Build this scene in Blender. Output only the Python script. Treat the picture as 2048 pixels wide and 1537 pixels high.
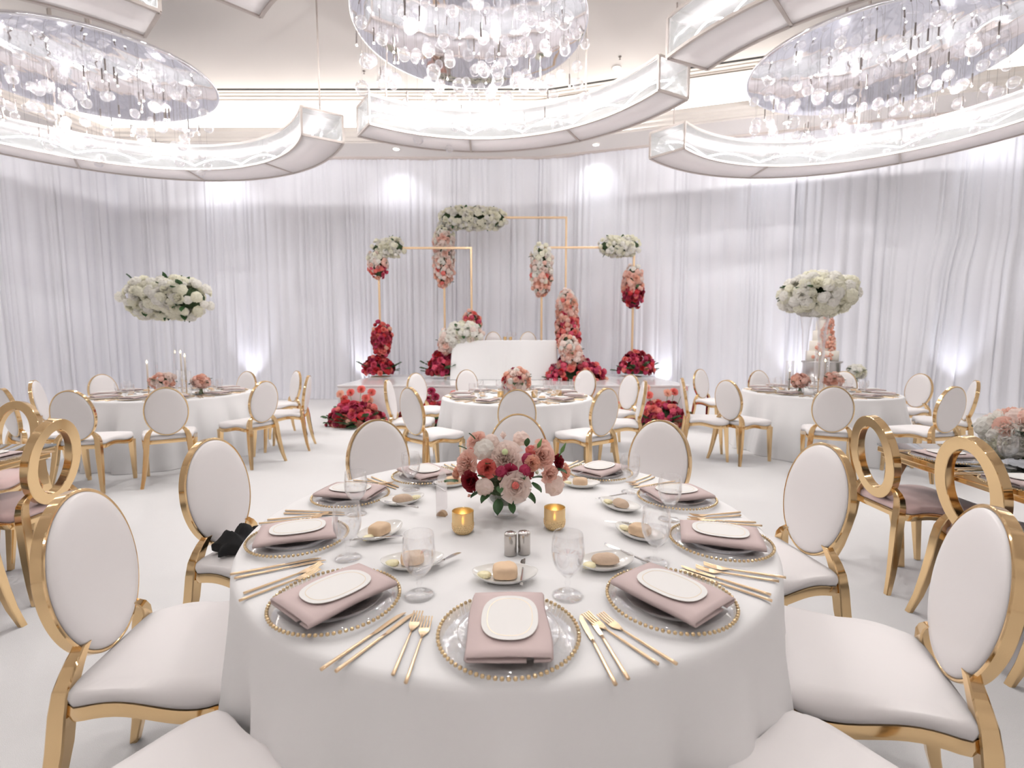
import bpy, bmesh, math, random
from mathutils import Vector, Matrix
from math import pi, sin, cos, atan2, hypot, radians as rad

for o in list(bpy.data.objects):
    bpy.data.objects.remove(o)
scene = bpy.context.scene
COL = scene.collection

# ------------------------------------------------------------------ camera, light, exposure
FPX, PIT, EYE = 961.0, 0.0859, 1.4223          # focal length in pixels of the 2048 wide frame, downward pitch, eye height
cam_d = bpy.data.cameras.new('camera')
cam_d.sensor_width = 36.0
cam_d.lens = 36.0 * FPX / 2048.0
cam_d.clip_start = 0.05
cam_d.dof.use_dof = True
cam_d.dof.focus_distance = 1.9
cam_d.dof.aperture_fstop = 3.2
cam = bpy.data.objects.new('camera', cam_d)
COL.objects.link(cam)
cam.location = (0, 0, EYE)
cam.rotation_euler = (pi / 2 - PIT, 0, 0)
scene.camera = cam

world = bpy.data.worlds.new('world')
world.use_nodes = True
world.node_tree.nodes['Background'].inputs[0].default_value = (1, .98, .97, 1)
world.node_tree.nodes['Background'].inputs[1].default_value = 0.3
scene.world = world
vs = scene.view_settings
vs.view_transform = 'Standard'
vs.look = 'None'
vs.gamma = 1.0
vs.use_curve_mapping = False
vs.exposure = 1.26
scene.cycles.use_denoising = True
scene.cycles.use_light_tree = False
scene.cycles.max_bounces = 6
scene.cycles.diffuse_bounces = 4
scene.cycles.glossy_bounces = 4
scene.cycles.transmission_bounces = 4
scene.cycles.transparent_max_bounces = 18
scene.cycles.use_adaptive_sampling = True
scene.cycles.adaptive_threshold = 0.06
scene.cycles.caustics_reflective = False
scene.cycles.caustics_refractive = False
scene.cycles.sample_clamp_indirect = 4.0

DOWNLIGHT_W = 22.0      # each recessed ceiling downlight
CHAND_W = 27.0          # each chandelier
UPLIGHT_W = 16.0        # each uplight at the foot of the curtains
SOFFIT_W = 6.0
COVE_E = 1.5
LED_E = 42.0           # strips in the ring lights in view
LED_FILL = 170.0       # brighter strips in unseen ring lights added to fill camera-facing surfaces


def ray(x, y, z):
    """the point of the plane at height z that pixel (x, y) of the photograph shows"""
    a, b = x - 1024, y - 768.5
    vy, vz = FPX * cos(PIT) - b * sin(PIT), -FPX * sin(PIT) - b * cos(PIT)
    t = (z - EYE) / vz
    return Vector((a * t, vy * t, z))


def at(x, y, Y):
    """the point at distance Y into the room that pixel (x, y) shows"""
    a, b = x - 1024, y - 768.5
    vy, vz = FPX * cos(PIT) - b * sin(PIT), -FPX * sin(PIT) - b * cos(PIT)
    t = Y / vy
    return Vector((a * t, Y, EYE + vz * t))


# ------------------------------------------------------------------ materials
def mat(name, col, rough=.5, metal=0., spec=.5, emit=None, bump=None, vary=0., trans=0., coat=0., sheen=0., sss=0.):
    m = bpy.data.materials.new(name)
    m.use_nodes = True
    nt = m.node_tree
    b = nt.nodes['Principled BSDF']
    b.inputs['Base Color'].default_value = (*col, 1)
    b.inputs['Roughness'].default_value = rough
    b.inputs['Metallic'].default_value = metal
    b.inputs['Specular IOR Level'].default_value = spec
    b.inputs['Coat Weight'].default_value = coat
    b.inputs['Sheen Weight'].default_value = sheen
    if emit:
        b.inputs['Emission Color'].default_value = (*emit[0], 1)
        b.inputs['Emission Strength'].default_value = emit[1]
    tc = nt.nodes.new('ShaderNodeTexCoord')
    if vary:
        oi = nt.nodes.new('ShaderNodeObjectInfo')
        nz = nt.nodes.new('ShaderNodeTexNoise')
        nz.inputs['Scale'].default_value = 9
        nt.links.new(tc.outputs['Object'], nz.inputs['Vector'])
        ad = nt.nodes.new('ShaderNodeMath')
        ad.operation = 'ADD'
        nt.links.new(oi.outputs['Random'], ad.inputs[0])
        nt.links.new(nz.outputs['Fac'], ad.inputs[1])
        mr = nt.nodes.new('ShaderNodeMapRange')
        mr.inputs['From Max'].default_value = 2
        mr.inputs['To Min'].default_value = 1 - vary
        mr.inputs['To Max'].default_value = 1 + vary
        nt.links.new(ad.outputs[0], mr.inputs['Value'])
        hs = nt.nodes.new('ShaderNodeHueSaturation')
        hs.inputs['Color'].default_value = (*col, 1)
        nt.links.new(mr.outputs[0], hs.inputs['Value'])
        nt.links.new(hs.outputs[0], b.inputs['Base Color'])
    if bump:
        sc_, st, dist = bump[:3]
        nz = nt.nodes.new('ShaderNodeTexNoise')
        nz.inputs['Scale'].default_value = sc_
        nz.inputs['Detail'].default_value = bump[4] if len(bump) > 4 else 1
        if len(bump) > 3:
            mp = nt.nodes.new('ShaderNodeMapping')
            mp.inputs['Scale'].default_value = bump[3]
            nt.links.new(tc.outputs['Object'], mp.inputs['Vector'])
            nt.links.new(mp.outputs[0], nz.inputs['Vector'])
        else:
            nt.links.new(tc.outputs['Object'], nz.inputs['Vector'])
        bp = nt.nodes.new('ShaderNodeBump')
        bp.inputs['Strength'].default_value = st
        bp.inputs['Distance'].default_value = dist
        nt.links.new(nz.outputs['Fac'], bp.inputs['Height'])
        nt.links.new(bp.outputs[0], b.inputs['Normal'])
    if trans:
        out = nt.nodes['Material Output']
        tr = nt.nodes.new('ShaderNodeBsdfTranslucent')
        tr.inputs['Color'].default_value = (*col, 1)
        mx = nt.nodes.new('ShaderNodeMixShader')
        mx.inputs[0].default_value = trans
        nt.links.new(b.outputs[0], mx.inputs[1])
        nt.links.new(tr.outputs[0], mx.inputs[2])
        nt.links.new(mx.outputs[0], out.inputs['Surface'])
    return m


def glass(name, tint=(1, 1, 1), rough=.02, lo=.04, hi=.75, blend=.25, glow=None, milk=0., gcol=(.96, .96, .97)):
    """thin clear glass: mostly see-through, mirroring towards its rim"""
    m = bpy.data.materials.new(name)
    m.use_nodes = True
    nt = m.node_tree
    nt.nodes.remove(nt.nodes['Principled BSDF'])
    out = nt.nodes['Material Output']
    lw = nt.nodes.new('ShaderNodeLayerWeight')
    lw.inputs['Blend'].default_value = blend
    mr = nt.nodes.new('ShaderNodeMapRange')
    mr.inputs['To Min'].default_value = lo
    mr.inputs['To Max'].default_value = hi
    nt.links.new(lw.outputs['Facing'], mr.inputs['Value'])
    t = nt.nodes.new('ShaderNodeBsdfTransparent')
    t.inputs['Color'].default_value = (*tint, 1)
    g = nt.nodes.new('ShaderNodeBsdfGlossy')
    g.inputs['Roughness'].default_value = rough
    g.inputs['Color'].default_value = (*gcol, 1)
    mx = nt.nodes.new('ShaderNodeMixShader')
    nt.links.new(mr.outputs[0], mx.inputs[0])
    nt.links.new(t.outputs[0], mx.inputs[1])
    nt.links.new(g.outputs[0], mx.inputs[2])
    last = mx
    if milk:
        df = nt.nodes.new('ShaderNodeBsdfDiffuse')
        df.inputs['Color'].default_value = (.95, .94, .95, 1)
        tl = nt.nodes.new('ShaderNodeBsdfTranslucent')
        tl.inputs['Color'].default_value = (.95, .94, .95, 1)
        ma = nt.nodes.new('ShaderNodeAddShader')
        m3 = nt.nodes.new('ShaderNodeMixShader')
        m3.inputs[0].default_value = milk
        mh = nt.nodes.new('ShaderNodeMixShader')
        nt.links.new(df.outputs[0], mh.inputs[1])
        nt.links.new(tl.outputs[0], mh.inputs[2])
        nt.links.new(mx.outputs[0], m3.inputs[1])
        nt.links.new(mh.outputs[0], m3.inputs[2])
        nt.nodes.remove(ma)
        mx = last = m3
    if glow:
        col, st, fac = glow
        e = nt.nodes.new('ShaderNodeEmission')
        e.inputs['Color'].default_value = (*col, 1)
        e.inputs['Strength'].default_value = st
        m2 = nt.nodes.new('ShaderNodeMixShader')
        m2.inputs[0].default_value = fac
        nt.links.new(mx.outputs[0], m2.inputs[1])
        nt.links.new(e.outputs[0], m2.inputs[2])
        last = m2
    nt.links.new(last.outputs[0], out.inputs['Surface'])
    return m


GOLD = mat('polished_gold', (.81, .58, .32), .10, 1.0)
FLATGOLD = mat('brushed_gold_flatware', (.84, .64, .42), .3, 1.0)
FRAMEGOLD = mat('pale_gold_tube', (.80, .58, .36), .35, .6)
CHAMPAGNE = mat('champagne_metal_trim', (.64, .57, .53), .4, .15)
LEATHER = mat('off_white_leatherette', (.87, .835, .83), .34, spec=.5)
BLUSHVELVET = mat('blush_velvet', (.78, .55, .52), .75, sheen=.5, bump=(300, .1, .002))
LINEN = mat('white_linen', (.87, .86, .86), .85, spec=.2, bump=(600, .10, .001))
CARPET = mat('white_carpet', (.82, .81, .81), .95, spec=.1, bump=(420, .5, .006), vary=.02)
SHEER = mat('white_sheer_drape', (.89, .89, .945), .8, spec=.15, trans=.08)
CEIL = mat('cream_ceiling_paint', (.80, .755, .72), .7, spec=.2)
CROWN = mat('crown_moulding_paint', (.76, .71, .665), .6, spec=.3)
WALLP = mat('wall_paint', (.78, .75, .73), .8, spec=.2)
STAGEM = mat('white_acrylic_stage', (.84, .83, .83), .12, spec=.5)
DARK = mat('dark_slot', (.01, .01, .01), .8)
MIRROR = mat('rippled_mirror', (.86, .86, .91), .05, 1.0, bump=(1.5, .10, .10, (2.6, .9, 1), 1))
STEEL = mat('hammered_steel', (.56, .53, .50), .2, 1.0, bump=(60, .35, .004))
SILVER = mat('polished_silver', (.72, .71, .70), .12, 1.0)
CHINA = mat('white_china', (.86, .85, .83), .15, spec=.5)
BLUSH = mat('blush_napkin_linen', (.66, .535, .52), .9, spec=.15, bump=(500, .12, .001))
PAPER = mat('white_card_paper', (.86, .845, .825), .8, spec=.2, bump=(300, .03, .0005))
GOLDFOIL = mat('gold_foil_line', (.80, .66, .45), .4, .6)
BREAD = mat('bread_crust', (.78, .57, .38), .85, bump=(60, .5, .004), vary=.12)
RYE = mat('seeded_bread_crust', (.66, .50, .37), .85, bump=(70, .6, .004), vary=.2)
BUTTER = mat('butter', (.87, .80, .52), .45)
WOOD = mat('turned_wood', (.55, .37, .22), .5, bump=(40, .2, .002, (1, 1, 8)))
GREEN = mat('leaf_green', (.045, .12, .04), .45, vary=.35)
DGREEN = mat('moss_core', (.05, .085, .035), .9, bump=(50, .8, .02))
STEMG = mat('stem_green', (.12, .24, .06), .6, vary=.2)
BLACKCL = mat('black_cloth', (.006, .006, .007), .8)
CAKEW = mat('cake_icing', (.85, .80, .72), .6)
WAX = mat('candle_wax', (.86, .80, .71), .5)
FLAME = mat('flame', (1, .8, .4), .5, emit=((1, .74, .36), 4.5))
BULB = mat('bulb_filament', (1, 1, 1), .3, emit=((1, .93, .85), 14))
BULB.cycles.emission_sampling = 'NONE'
SOCKET = mat('dark_pewter', (.22, .19, .18), .35, .8)
LAMP = mat('downlight_lens', (1, 1, 1), .4, emit=((1, .96, .92), 6))
COVE = mat('cove_glow', (1, 1, 1), .8, emit=((1, .955, .90), COVE_E))
UPLENS = mat('uplight_lens', (1, 1, 1), .3, emit=((.9, .9, 1), 4))
DIFFUSER = mat('frosted_diffuser', (.80, .765, .765), .65, spec=.15, trans=.35, emit=((1, .95, .93), .06))
ARCGLASS = glass('ribbed_lit_glass', (.97, .97, .97), .12, .08, .5, .3, ((1, .985, .97), .30, .35), milk=.08)
LEDM = mat('led_strip', (1, 1, 1), .5, emit=((.99, .98, 1), LED_E))
LEDFILL = mat('led_strip_fill', (1, 1, 1), .5, emit=((1, .985, .98), LED_FILL))
CLEAR = glass('clear_glass', (1, 1, 1), .02, .03, .75, .22)
BUBBLE = glass('bubble_glass', (.99, .985, .99), .03, .12, 1.0, .4, milk=.05)
PLATEGLASS = glass('plate_glass', (.995, .995, .995), .03, .035, .6, .25)
WATER = glass('water', (.985, .985, .99), .02, .03, .35, .3)
ACRYLIC = glass('frosted_acrylic', (.93, .91, .91), .2, .12, .6, .3)
VOTIVE = glass('gold_mercury_glass', (.85, .64, .28), .35, .6, .9, .4, ((1, .74, .36), .5, .04), gcol=(.86, .70, .42))
TABLEGLASS = mat('smoked_mirror_glass', (.36, .40, .41), .04, 1.0)
PETAL = {
    'cream': mat('petal_cream', (.95, .93, .80), .65, vary=.06, trans=.45),
    'white': mat('petal_white', (.95, .93, .88), .65, vary=.06, trans=.45),
    'ivory': mat('petal_ivory_pink', (.96, .83, .77), .65, vary=.06, trans=.45),
    'blush': mat('petal_blush', (.95, .66, .57), .65, vary=.06, trans=.45),
    'peach': mat('petal_peach', (.93, .56, .43), .65, vary=.06, trans=.45),
    'coral': mat('petal_coral', (.86, .23, .20), .65, vary=.12, trans=.35),
    'pink': mat('petal_hot_pink', (.62, .07, .13), .65, vary=.18, trans=.12),
    'magenta': mat('petal_magenta', (.42, .025, .085), .65, vary=.2, trans=.1),
    'red': mat('petal_red', (.52, .012, .02), .6, vary=.2, trans=.1),
    'burgundy': mat('petal_burgundy', (.26, .006, .018), .6, vary=.2, trans=.1),
    'centre': mat('ranunculus_heart', (.62, .70, .38), .6),
}

# ------------------------------------------------------------------ mesh helpers
class MB:
    def __init__(s):
        s.v, s.f, s.sm = [], [], []

    def add(s, V, Fs, smooth=True, M=None):
        n = len(s.v)
        if M is not None:
            V = [M @ Vector(p) for p in V]
        s.v += [tuple(p) for p in V]
        s.f += [tuple(i + n for i in f) for f in Fs]
        s.sm += [smooth] * len(Fs)
        return s

    def mesh(s, name, m):
        me = bpy.data.meshes.new(name)
        me.from_pydata(s.v, [], s.f)
        me.polygons.foreach_set('use_smooth', s.sm)
        if m:
            me.materials.append(m)
        me.update()
        return me


def loft(rings, cap0=True, cap1=True, closed=True, loop=False):
    V, Fs = [], []
    n = len(rings[0])
    for r in rings:
        V += r
    m = len(rings)
    for i in range(m if loop else m - 1):
        a, b = i * n, ((i + 1) % m) * n
        for j in range(n if closed else n - 1):
            k = (j + 1) % n
            Fs.append((a + j, a + k, b + k, b + j))
    if cap0 and not loop:
        Fs.append(tuple(range(n))[::-1])
    if cap1 and not loop:
        Fs.append(tuple(range((m - 1) * n, m * n)))
    return V, Fs


def lathe(prof, n=32, cap0=True, cap1=True, M=None):
    return loft([[(r * cos(2 * pi * j / n), r * sin(2 * pi * j / n), z) for j in range(n)] for r, z in prof], cap0, cap1)


def tube(path, rs, n=8, cap=True, loop=False):
    P = [Vector(p) for p in path]
    if not hasattr(rs, '__len__'):
        rs = [rs] * len(P)
    rings, up = [], None
    for i, p in enumerate(P):
        if loop:
            t = P[(i + 1) % len(P)] - P[i - 1]
        else:
            t = P[min(i + 1, len(P) - 1)] - P[max(i - 1, 0)]
        t.normalize()
        if up is None:
            up = t.orthogonal().normalized()
        up = (up - t * up.dot(t)).normalized()
        s = t.cross(up)
        rings.append([tuple(p + (up * cos(2 * pi * j / n) + s * sin(2 * pi * j / n)) * rs[i]) for j in range(n)])
    return loft(rings, cap, cap, True, loop)


def rects(path, c=.004):
    """loft of level chamfered rectangles: (x, y, z, width, depth)"""
    rings = []
    for x, y, z, w, d in path:
        a, b = w / 2, d / 2
        k = min(c, a * .4, b * .4)
        rings.append([(x + p, y + q, z) for p, q in ((-a + k, -b), (a - k, -b), (a, -b + k), (a, b - k), (a - k, b), (-a + k, b), (-a, b - k), (-a, -b + k))])
    return loft(rings)


def box(cx, cy, cz, sx, sy, sz, bev=.0, seg=2):
    bm = bmesh.new()
    bmesh.ops.create_cube(bm, size=1)
    for v in bm.verts:
        v.co = (v.co.x * sx, v.co.y * sy, v.co.z * sz)
    if bev:
        bmesh.ops.bevel(bm, geom=bm.edges[:], offset=bev, segments=seg, affect='EDGES', profile=.5)
    bm.verts.index_update()
    V = [(v.co.x + cx, v.co.y + cy, v.co.z + cz) for v in bm.verts]
    Fs = [tuple(v.index for v in f.verts) for f in bm.faces]
    bm.free()
    return V, Fs


def ball(r, sub=2, c=(0, 0, 0), sx=1, sy=1, sz=1):
    bm = bmesh.new()
    bmesh.ops.create_icosphere(bm, subdivisions=sub, radius=r)
    V = [(v.co.x * sx + c[0], v.co.y * sy + c[1], v.co.z * sz + c[2]) for v in bm.verts]
    bm.verts.index_update()
    Fs = [tuple(v.index for v in f.verts) for f in bm.faces]
    bm.free()
    return V, Fs


def uvball(r, n=24, m=12, c=(0, 0, 0)):
    return lathe([(max(r * sin(pi * i / m), 1e-4), -r * cos(pi * i / m)) for i in range(m + 1)], n) if c == (0, 0, 0) else \
        ([(x + c[0], y + c[1], z + c[2]) for x, y, z in uvball(r, n, m)[0]], uvball(r, n, m)[1])


def M1(name, geo, m, smooth=True):
    return MB().add(*geo, smooth).mesh(name, m)


def crisp(me, deg=28):
    me.polygons.foreach_set('use_smooth', [True] * len(me.polygons))
    me.set_sharp_from_angle(angle=rad(deg))
    return me


def MM(name, geos, m, smooth=True):
    b = MB()
    for g in geos:
        b.add(*g, smooth)
    return b.mesh(name, m)


# ------------------------------------------------------------------ object helpers
def O(name, me, parent=None, loc=None, rot=None, scale=None, M=None):
    o = bpy.data.objects.new(name, me)
    COL.objects.link(o)
    if parent is not None:
        o.parent = parent
    if M is not None:
        o.matrix_local = M
    else:
        if loc is not None:
            o.location = loc
        if rot is not None:
            o.rotation_euler = rot
        if scale is not None:
            o.scale = scale if hasattr(scale, '__len__') else (scale,) * 3
    return o


def tag(o, label, cat, group=None):
    o['label'] = label
    o['category'] = cat
    if group:
        o['group'] = group
    return o


def thing(name, label, cat, group=None, loc=(0, 0, 0), rz=0.):
    o = bpy.data.objects.new(name, None)
    o.empty_display_size = .1
    COL.objects.link(o)
    o.location = loc
    o.rotation_euler = (0, 0, rz)
    return tag(o, label, cat, group)


def struct(name, me, parent=None, **k):
    o = O(name, me, parent, **k)
    o['kind'] = 'structure'
    return o


def spawn(tmpl, name, label, cat, group=None, loc=(0, 0, 0), rz=0., scale=None):
    """tmpl: list of (part name, mesh, index of the parent part or -1)"""
    r = thing(name, label, cat, group, loc, rz)
    if scale:
        r.scale = (scale,) * 3
    made = []
    for pn, me, pi_ in tmpl:
        made.append(O(pn, me, r if pi_ < 0 else made[pi_]))
        if pn in ('beaded_rim', 'embossed_dots', 'pour_holes'):
            made[-1]['kind'] = 'stuff'
    return r


def light(name, kind, loc, watts, col=(1, .975, .96), parent=None, **k):
    d = bpy.data.lights.new(name, kind)
    d.energy = watts
    d.color = col
    for a, b in k.items():
        if a != 'rot':
            setattr(d, a, b)
    o = bpy.data.objects.new(name, d)
    COL.objects.link(o)
    if parent is not None:
        o.parent = parent
    o.location = loc
    if 'rot' in k:
        o.rotation_euler = k['rot']
    return o


# ------------------------------------------------------------------ the room
ZS, ZC = 5.90, 6.90                       # soffit and main ceiling heights
KINK = (.68, 12.2)
CORNER = (-9.7, 12.2)
ROOM = [(-13.0, 2.6), CORNER, KINK, (14.0, 8.35), (14.0, -6.0), (-13.0, -6.0)]


def poly(pts, z, flip=False):
    V = [(x, y, z) for x, y in pts]
    f = tuple(range(len(V)))
    return V, [f[::-1] if flip else f]


fl = [(-14, -7), (15, -7), (15, 14), (-14, 14)]
struct('floor', M1('floor', ([(x, y, 0) for x, y in fl] + [(x, y, -.1) for x, y in fl],
       [(0, 1, 2, 3), (7, 6, 5, 4), (0, 4, 5, 1), (1, 5, 6, 2), (2, 6, 7, 3), (3, 7, 4, 0)]), CARPET, False))
tops = [(-14, -7), (15, -7), (15, 14), (-14, 14)]
struct('ceiling', M1('ceiling', ([(x, y, ZC) for x, y in tops] + [(x, y, ZC + .1) for x, y in tops],
       [(3, 2, 1, 0), (4, 5, 6, 7), (0, 4, 7, 3), (1, 5, 4, 0), (2, 6, 5, 1), (3, 7, 6, 2)]), CEIL, False))


def wallbox(a, b, z0, z1, t=.12):
    a, b = Vector(a), Vector(b)
    d = (b - a).normalized()
    n = Vector((-d.y, d.x)) * t
    q = [a, b, b + n, a + n]
    V = [(p.x, p.y, z0) for p in q] + [(p.x, p.y, z1) for p in q]
    return V, [(0, 1, 2, 3), (7, 6, 5, 4), (0, 4, 5, 1), (1, 5, 6, 2), (2, 6, 7, 3), (3, 7, 4, 0)]


def off(a, b, d):
    """line a-b moved d to the right of its direction (into the room for the clockwise outline)"""
    a, b = Vector(a), Vector(b)
    t = (b - a).normalized()
    n = Vector((t.y, -t.x)) * d
    return a + n, b + n


for nm, i in (('left', 0), ('back', 1), ('right', 2), ('right_side', 3), ('rear', 4), ('left_side', 5)):
    a, b = ROOM[i], ROOM[(i + 1) % 6]
    a, b = off(a, b, -.22 if i < 3 else 0)
    struct('wall_' + nm, M1('wall', wallbox(a, b, 0, ZC), WALLP, False))

# stepped perimeter: soffit, crown fascia, glowing cove, upper crown, black air slot
SOF_IN = {0: None}
LW = [(-13.0, 2.6), CORNER, KINK, (14.0, 8.35)]


def isect(p, d, q, e):
    den = d.x * e.y - d.y * e.x
    t = ((q.x - p.x) * e.y - (q.y - p.y) * e.x) / den
    return p + d * t


def ring_line(d, kink=None):
    L = [off(LW[i], LW[i + 1], d) for i in range(3)]
    P = [L[0][0]]
    for i in range(2):
        P.append(isect(L[i][0], L[i][1] - L[i][0], L[i + 1][0], L[i + 1][1] - L[i + 1][0]))
    P.append(L[2][1])
    if kink:
        P[2] = Vector((P[2].x + kink, P[2].y))
    return P


def band(prof, kinks, m, name):
    """profile of (offset from the wall, height) swept along the wall outline, a shell with real steps"""
    lines = [ring_line(d, k) for (d, z), k in zip(prof, kinks)]
    V, Fs = [], []
    for (d, z), L in zip(prof, lines):
        V += [(p.x, p.y, z) for p in L]
    for i in range(len(prof) - 1):
        for j in range(3):
            a = i * 4 + j
            Fs.append((a, a + 1, a + 5, a + 4))
    return M1(name, (V, Fs), m, False)


struct('trim_soffit', band([(-.25, ZS), (.95, ZS)], [0, 0], CEIL, 'soffit'))
pr = [(.95, ZS), (.95, ZS + .03), (1.0, ZS + .03), (1.0, ZS + .09), (1.04, ZS + .11), (1.04, ZS + .16), (1.08, ZS + .2), (1.08, ZS + .26), (1.03, ZS + .28), (1.03, ZS + .31), (.9, ZS + .31)]
struct('trim_crown', band(pr, [.0] * len(pr), CROWN, 'crown'))
struct('trim_cove', band([(.72, ZS + .2), (.70, ZS + .55), (.74, ZS + .90)], [0, 0, 0], COVE, 'cove'))
pr = [(.70, ZC - .08), (.95, ZC - .08), (.95, ZC - .055), (1.05, ZC - .055), (1.05, ZC - .03), (1.15, ZC - .03), (1.15, ZC - .012), (1.24, ZC - .012), (1.24, ZC)]
struct('trim_upper_crown', band(pr, [.0] * 2 + [.3] * 7, CROWN, 'upper_crown'))
struct('trim_air_slot', band([(1.245, ZC - .004), (1.30, ZC - .004)], [.3, .3], DARK, 'air_slot'))
struct('trim_curtain_track', band([(.02, ZS - .035), (.16, ZS - .035), (.16, ZS)], [0, 0, 0], CHAMPAGNE, 'track'))

# ------------------------------------------------------------------ curtains
def curtain(label, A, B, seed, slant=None, group='white sheer curtains along the walls'):
    rnd = random.Random(seed)
    A, B = Vector(A), Vector(B)
    L = (B - A).length
    t = (B - A) / L
    n = Vector((t.y, -t.x))
    marks, x = [0], 0
    while x < L:
        x += rnd.choice([.06, .08, .10, .12, .15, .2, .28])
        marks.append(x)
    amp = [rnd.uniform(.02, .085) for _ in marks]
    drift = [rnd.uniform(-.05, .05) for _ in marks]
    cols, k = [], 0
    ns = int(L / .026)
    rows = [ZS - .02, 5.2, 4.4, 3.6, 2.8, 2.0, 1.3, .7, .3, .12, .03, .004]
    V = []
    for ri, z in enumerate(rows):
        f = 1 - z / ZS
        k = 0
        for i in range(ns + 1):
            s = L * i / ns
            while k < len(marks) - 2 and marks[k + 1] <= s:
                k += 1
            u = (s - marks[k]) / (marks[k + 1] - marks[k])
            d = amp[k] * (.75 + .6 * f) * abs(sin(pi * u)) ** .65
            d += .035 * sin(s * 1.7 + seed) + .02 * sin(s * 4.1 + 2 * seed)
            ds = drift[k] * f * sin(pi * u) + .05 * f * sin(s * .9 + seed)
            if slant:
                ds += slant(s, z)
            if z < .5:
                d += (.5 - z) ** 2 * .35
            p = A + t * min(max(s + ds, -.02), L + .02) + n * (d + .05)
            V.append((p.x, p.y, z))
    Fs = []
    w = ns + 1
    for r in range(len(rows) - 1):
        for i in range(ns):
            a = r * w + i
            Fs.append((a, a + 1, a + w + 1, a + w))
    return tag(O('curtain', M1('curtain', (V, Fs), SHEER)), label, 'curtain', group)


D = Vector((14.0, 8.35)) - Vector(KINK)
def rp(s):
    d = D.normalized()
    return (KINK[0] + d.x * s, KINK[1] + d.y * s)


curtain('white sheer curtain on the far left wall beyond the left round table', (-13, 2.6), CORNER, 1)
curtain('white sheer curtain on the back wall between the left corner and the stage', CORNER, (-3.3, 12.2), 2)
curtain('white sheer curtain hanging directly behind the flower frames of the stage', (-3.3, 12.2), KINK, 3)
curtain('white sheer curtain right of the stage, behind the wedding cake', KINK, rp(5.6), 4)
curtain('white sheer curtain with swept sideways folds at the right edge', rp(5.6), rp(13.75), 5,
        lambda s, z: -.35 * (1 - z / 5.9) * math.exp(-((s - 3.0) / .9) ** 2) * (1 if z < 3 else .4))

# ------------------------------------------------------------------ ceiling lamps
DL = MM('downlight_lens', [lathe([(.001, 0), (.07, 0), (.07, .012), (.001, .012)], 20)], LAMP)
DR = M1('downlight_ring', loft([[(r * cos(2 * pi * j / 24), r * sin(2 * pi * j / 24), z) for j in range(24)] for r, z in ((.07, .012), (.07, -.006), (.1, -.006), (.1, .012))], False, False), CEIL)


def downlight(x, y, z, label, watts, cone=150):
    t = thing('downlight', label, 'downlight', 'recessed ceiling downlights', (x, y, z - .012))
    O('lens', DL, t)
    O('ring', DR, t)
    light('downlight_lamp', 'SPOT', (0, 0, -.03), watts * 3, parent=t, shadow_soft_size=.09, spot_size=rad(cone), spot_blend=.9)


p = ray(1233, 135, ZC)
downlight(p.x, p.y, ZC, 'lit round downlight in the main ceiling right of the centre chandelier', DOWNLIGHT_W)
for x, y, w in ((-8.6, 3.2, 'over the left mirrored table'), (-3.0, 3.0, 'left of the near round table'), (2.4, 3.0, 'right of the near round table'),
                (8.2, 3.4, 'over the right mirrored table'), (-6, -2, 'behind the camera on the left'), (0, -2.2, 'straight behind the camera'), (6, -2, 'behind the camera on the right'),
                (0, 1.0, 'straight above the camera'), (10.5, 6.6, 'near the right wall'), (-10.2, 7.2, 'near the left wall'), (2.0, 6.4, 'between the centre and right chandeliers'), (-3.3, 6.2, 'between the left and centre chandeliers')):
    downlight(x, y, ZC, 'round recessed downlight in the main ceiling ' + w, DOWNLIGHT_W)
for X, Yd, w in ((-2.68, 11.55, 'left of the flower frames'), (-7.0, 11.55, 'above the left round table'), (1.9, 11.3, 'right of the flower frames'), (5.6, 10.2, 'above the cake'), (9.2, 9.2, 'at the far right'), (-10.0, 8.6, 'at the far left')):
    t = thing('downlight', 'small downlight in the soffit along the curtain ' + w, 'downlight', 'soffit downlights', (X, Yd, ZS - .012))
    O('lens', DL, t)
    O('ring', DR, t)
    light('downlight_lamp', 'SPOT', (0, 0, -.03), SOFFIT_W * 3, parent=t, col=(.93, .94, 1), shadow_soft_size=.06, spot_size=rad(105), spot_blend=1.0, rot=(rad(16), 0, 0))
spr = M1('sprinkler', lathe([(.03, 0), (.03, -.01), (.008, -.02), (.008, -.05), (.02, -.055), (.001, -.06)], 12), SOCKET)
p = ray(1240, 113, ZC)
tag(O('sprinkler', spr, loc=p), 'tiny dark sprinkler head in the ceiling above the lit downlight', 'sprinkler')
p = ray(728, 142, ZC)
tag(O('sprinkler', spr, loc=p), 'tiny dark sprinkler head in the ceiling left of the centre chandelier', 'sprinkler')

# uplights at the foot of the curtains
UPB = M1('uplight_body', lathe([(.05, 0), (.06, .01), (.055, .14), (.05, .14), (.045, .11), (.001, .11)], 20), SOCKET)
UPL = M1('uplight_lens', lathe([(.001, .112), (.044, .112), (.044, .118), (.001, .118)], 20), UPLENS)
def rightwall(X, d):
    return 12.2 - (X - .68) * .289 - d
for x, y, w in ((-11.5, 6.4, 'far left behind the left table'), (-6.5, 11.75, 'behind the left round table'), (-3.7, 11.8, 'just left of the stage'),
                (6.1, rightwall(6.1, .5), 'behind the cake'), (8.9, rightwall(8.9, .5), 'at the far right'), (3.5, rightwall(3.5, .35), 'just right of the stage')):
    t = thing('uplight', 'small round floor uplight at the curtain foot ' + w, 'uplight', 'floor uplights along the curtains', (x, y, 0))
    O('body', UPB, t)
    O('lens', UPL, t)
    light('uplight_lamp', 'SPOT', (0, 0, .16), UPLIGHT_W * 2, parent=t, col=(.90, .90, 1), shadow_soft_size=.04, spot_size=rad(60), spot_blend=.9, rot=(pi - rad(9), 0, 0))

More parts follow.
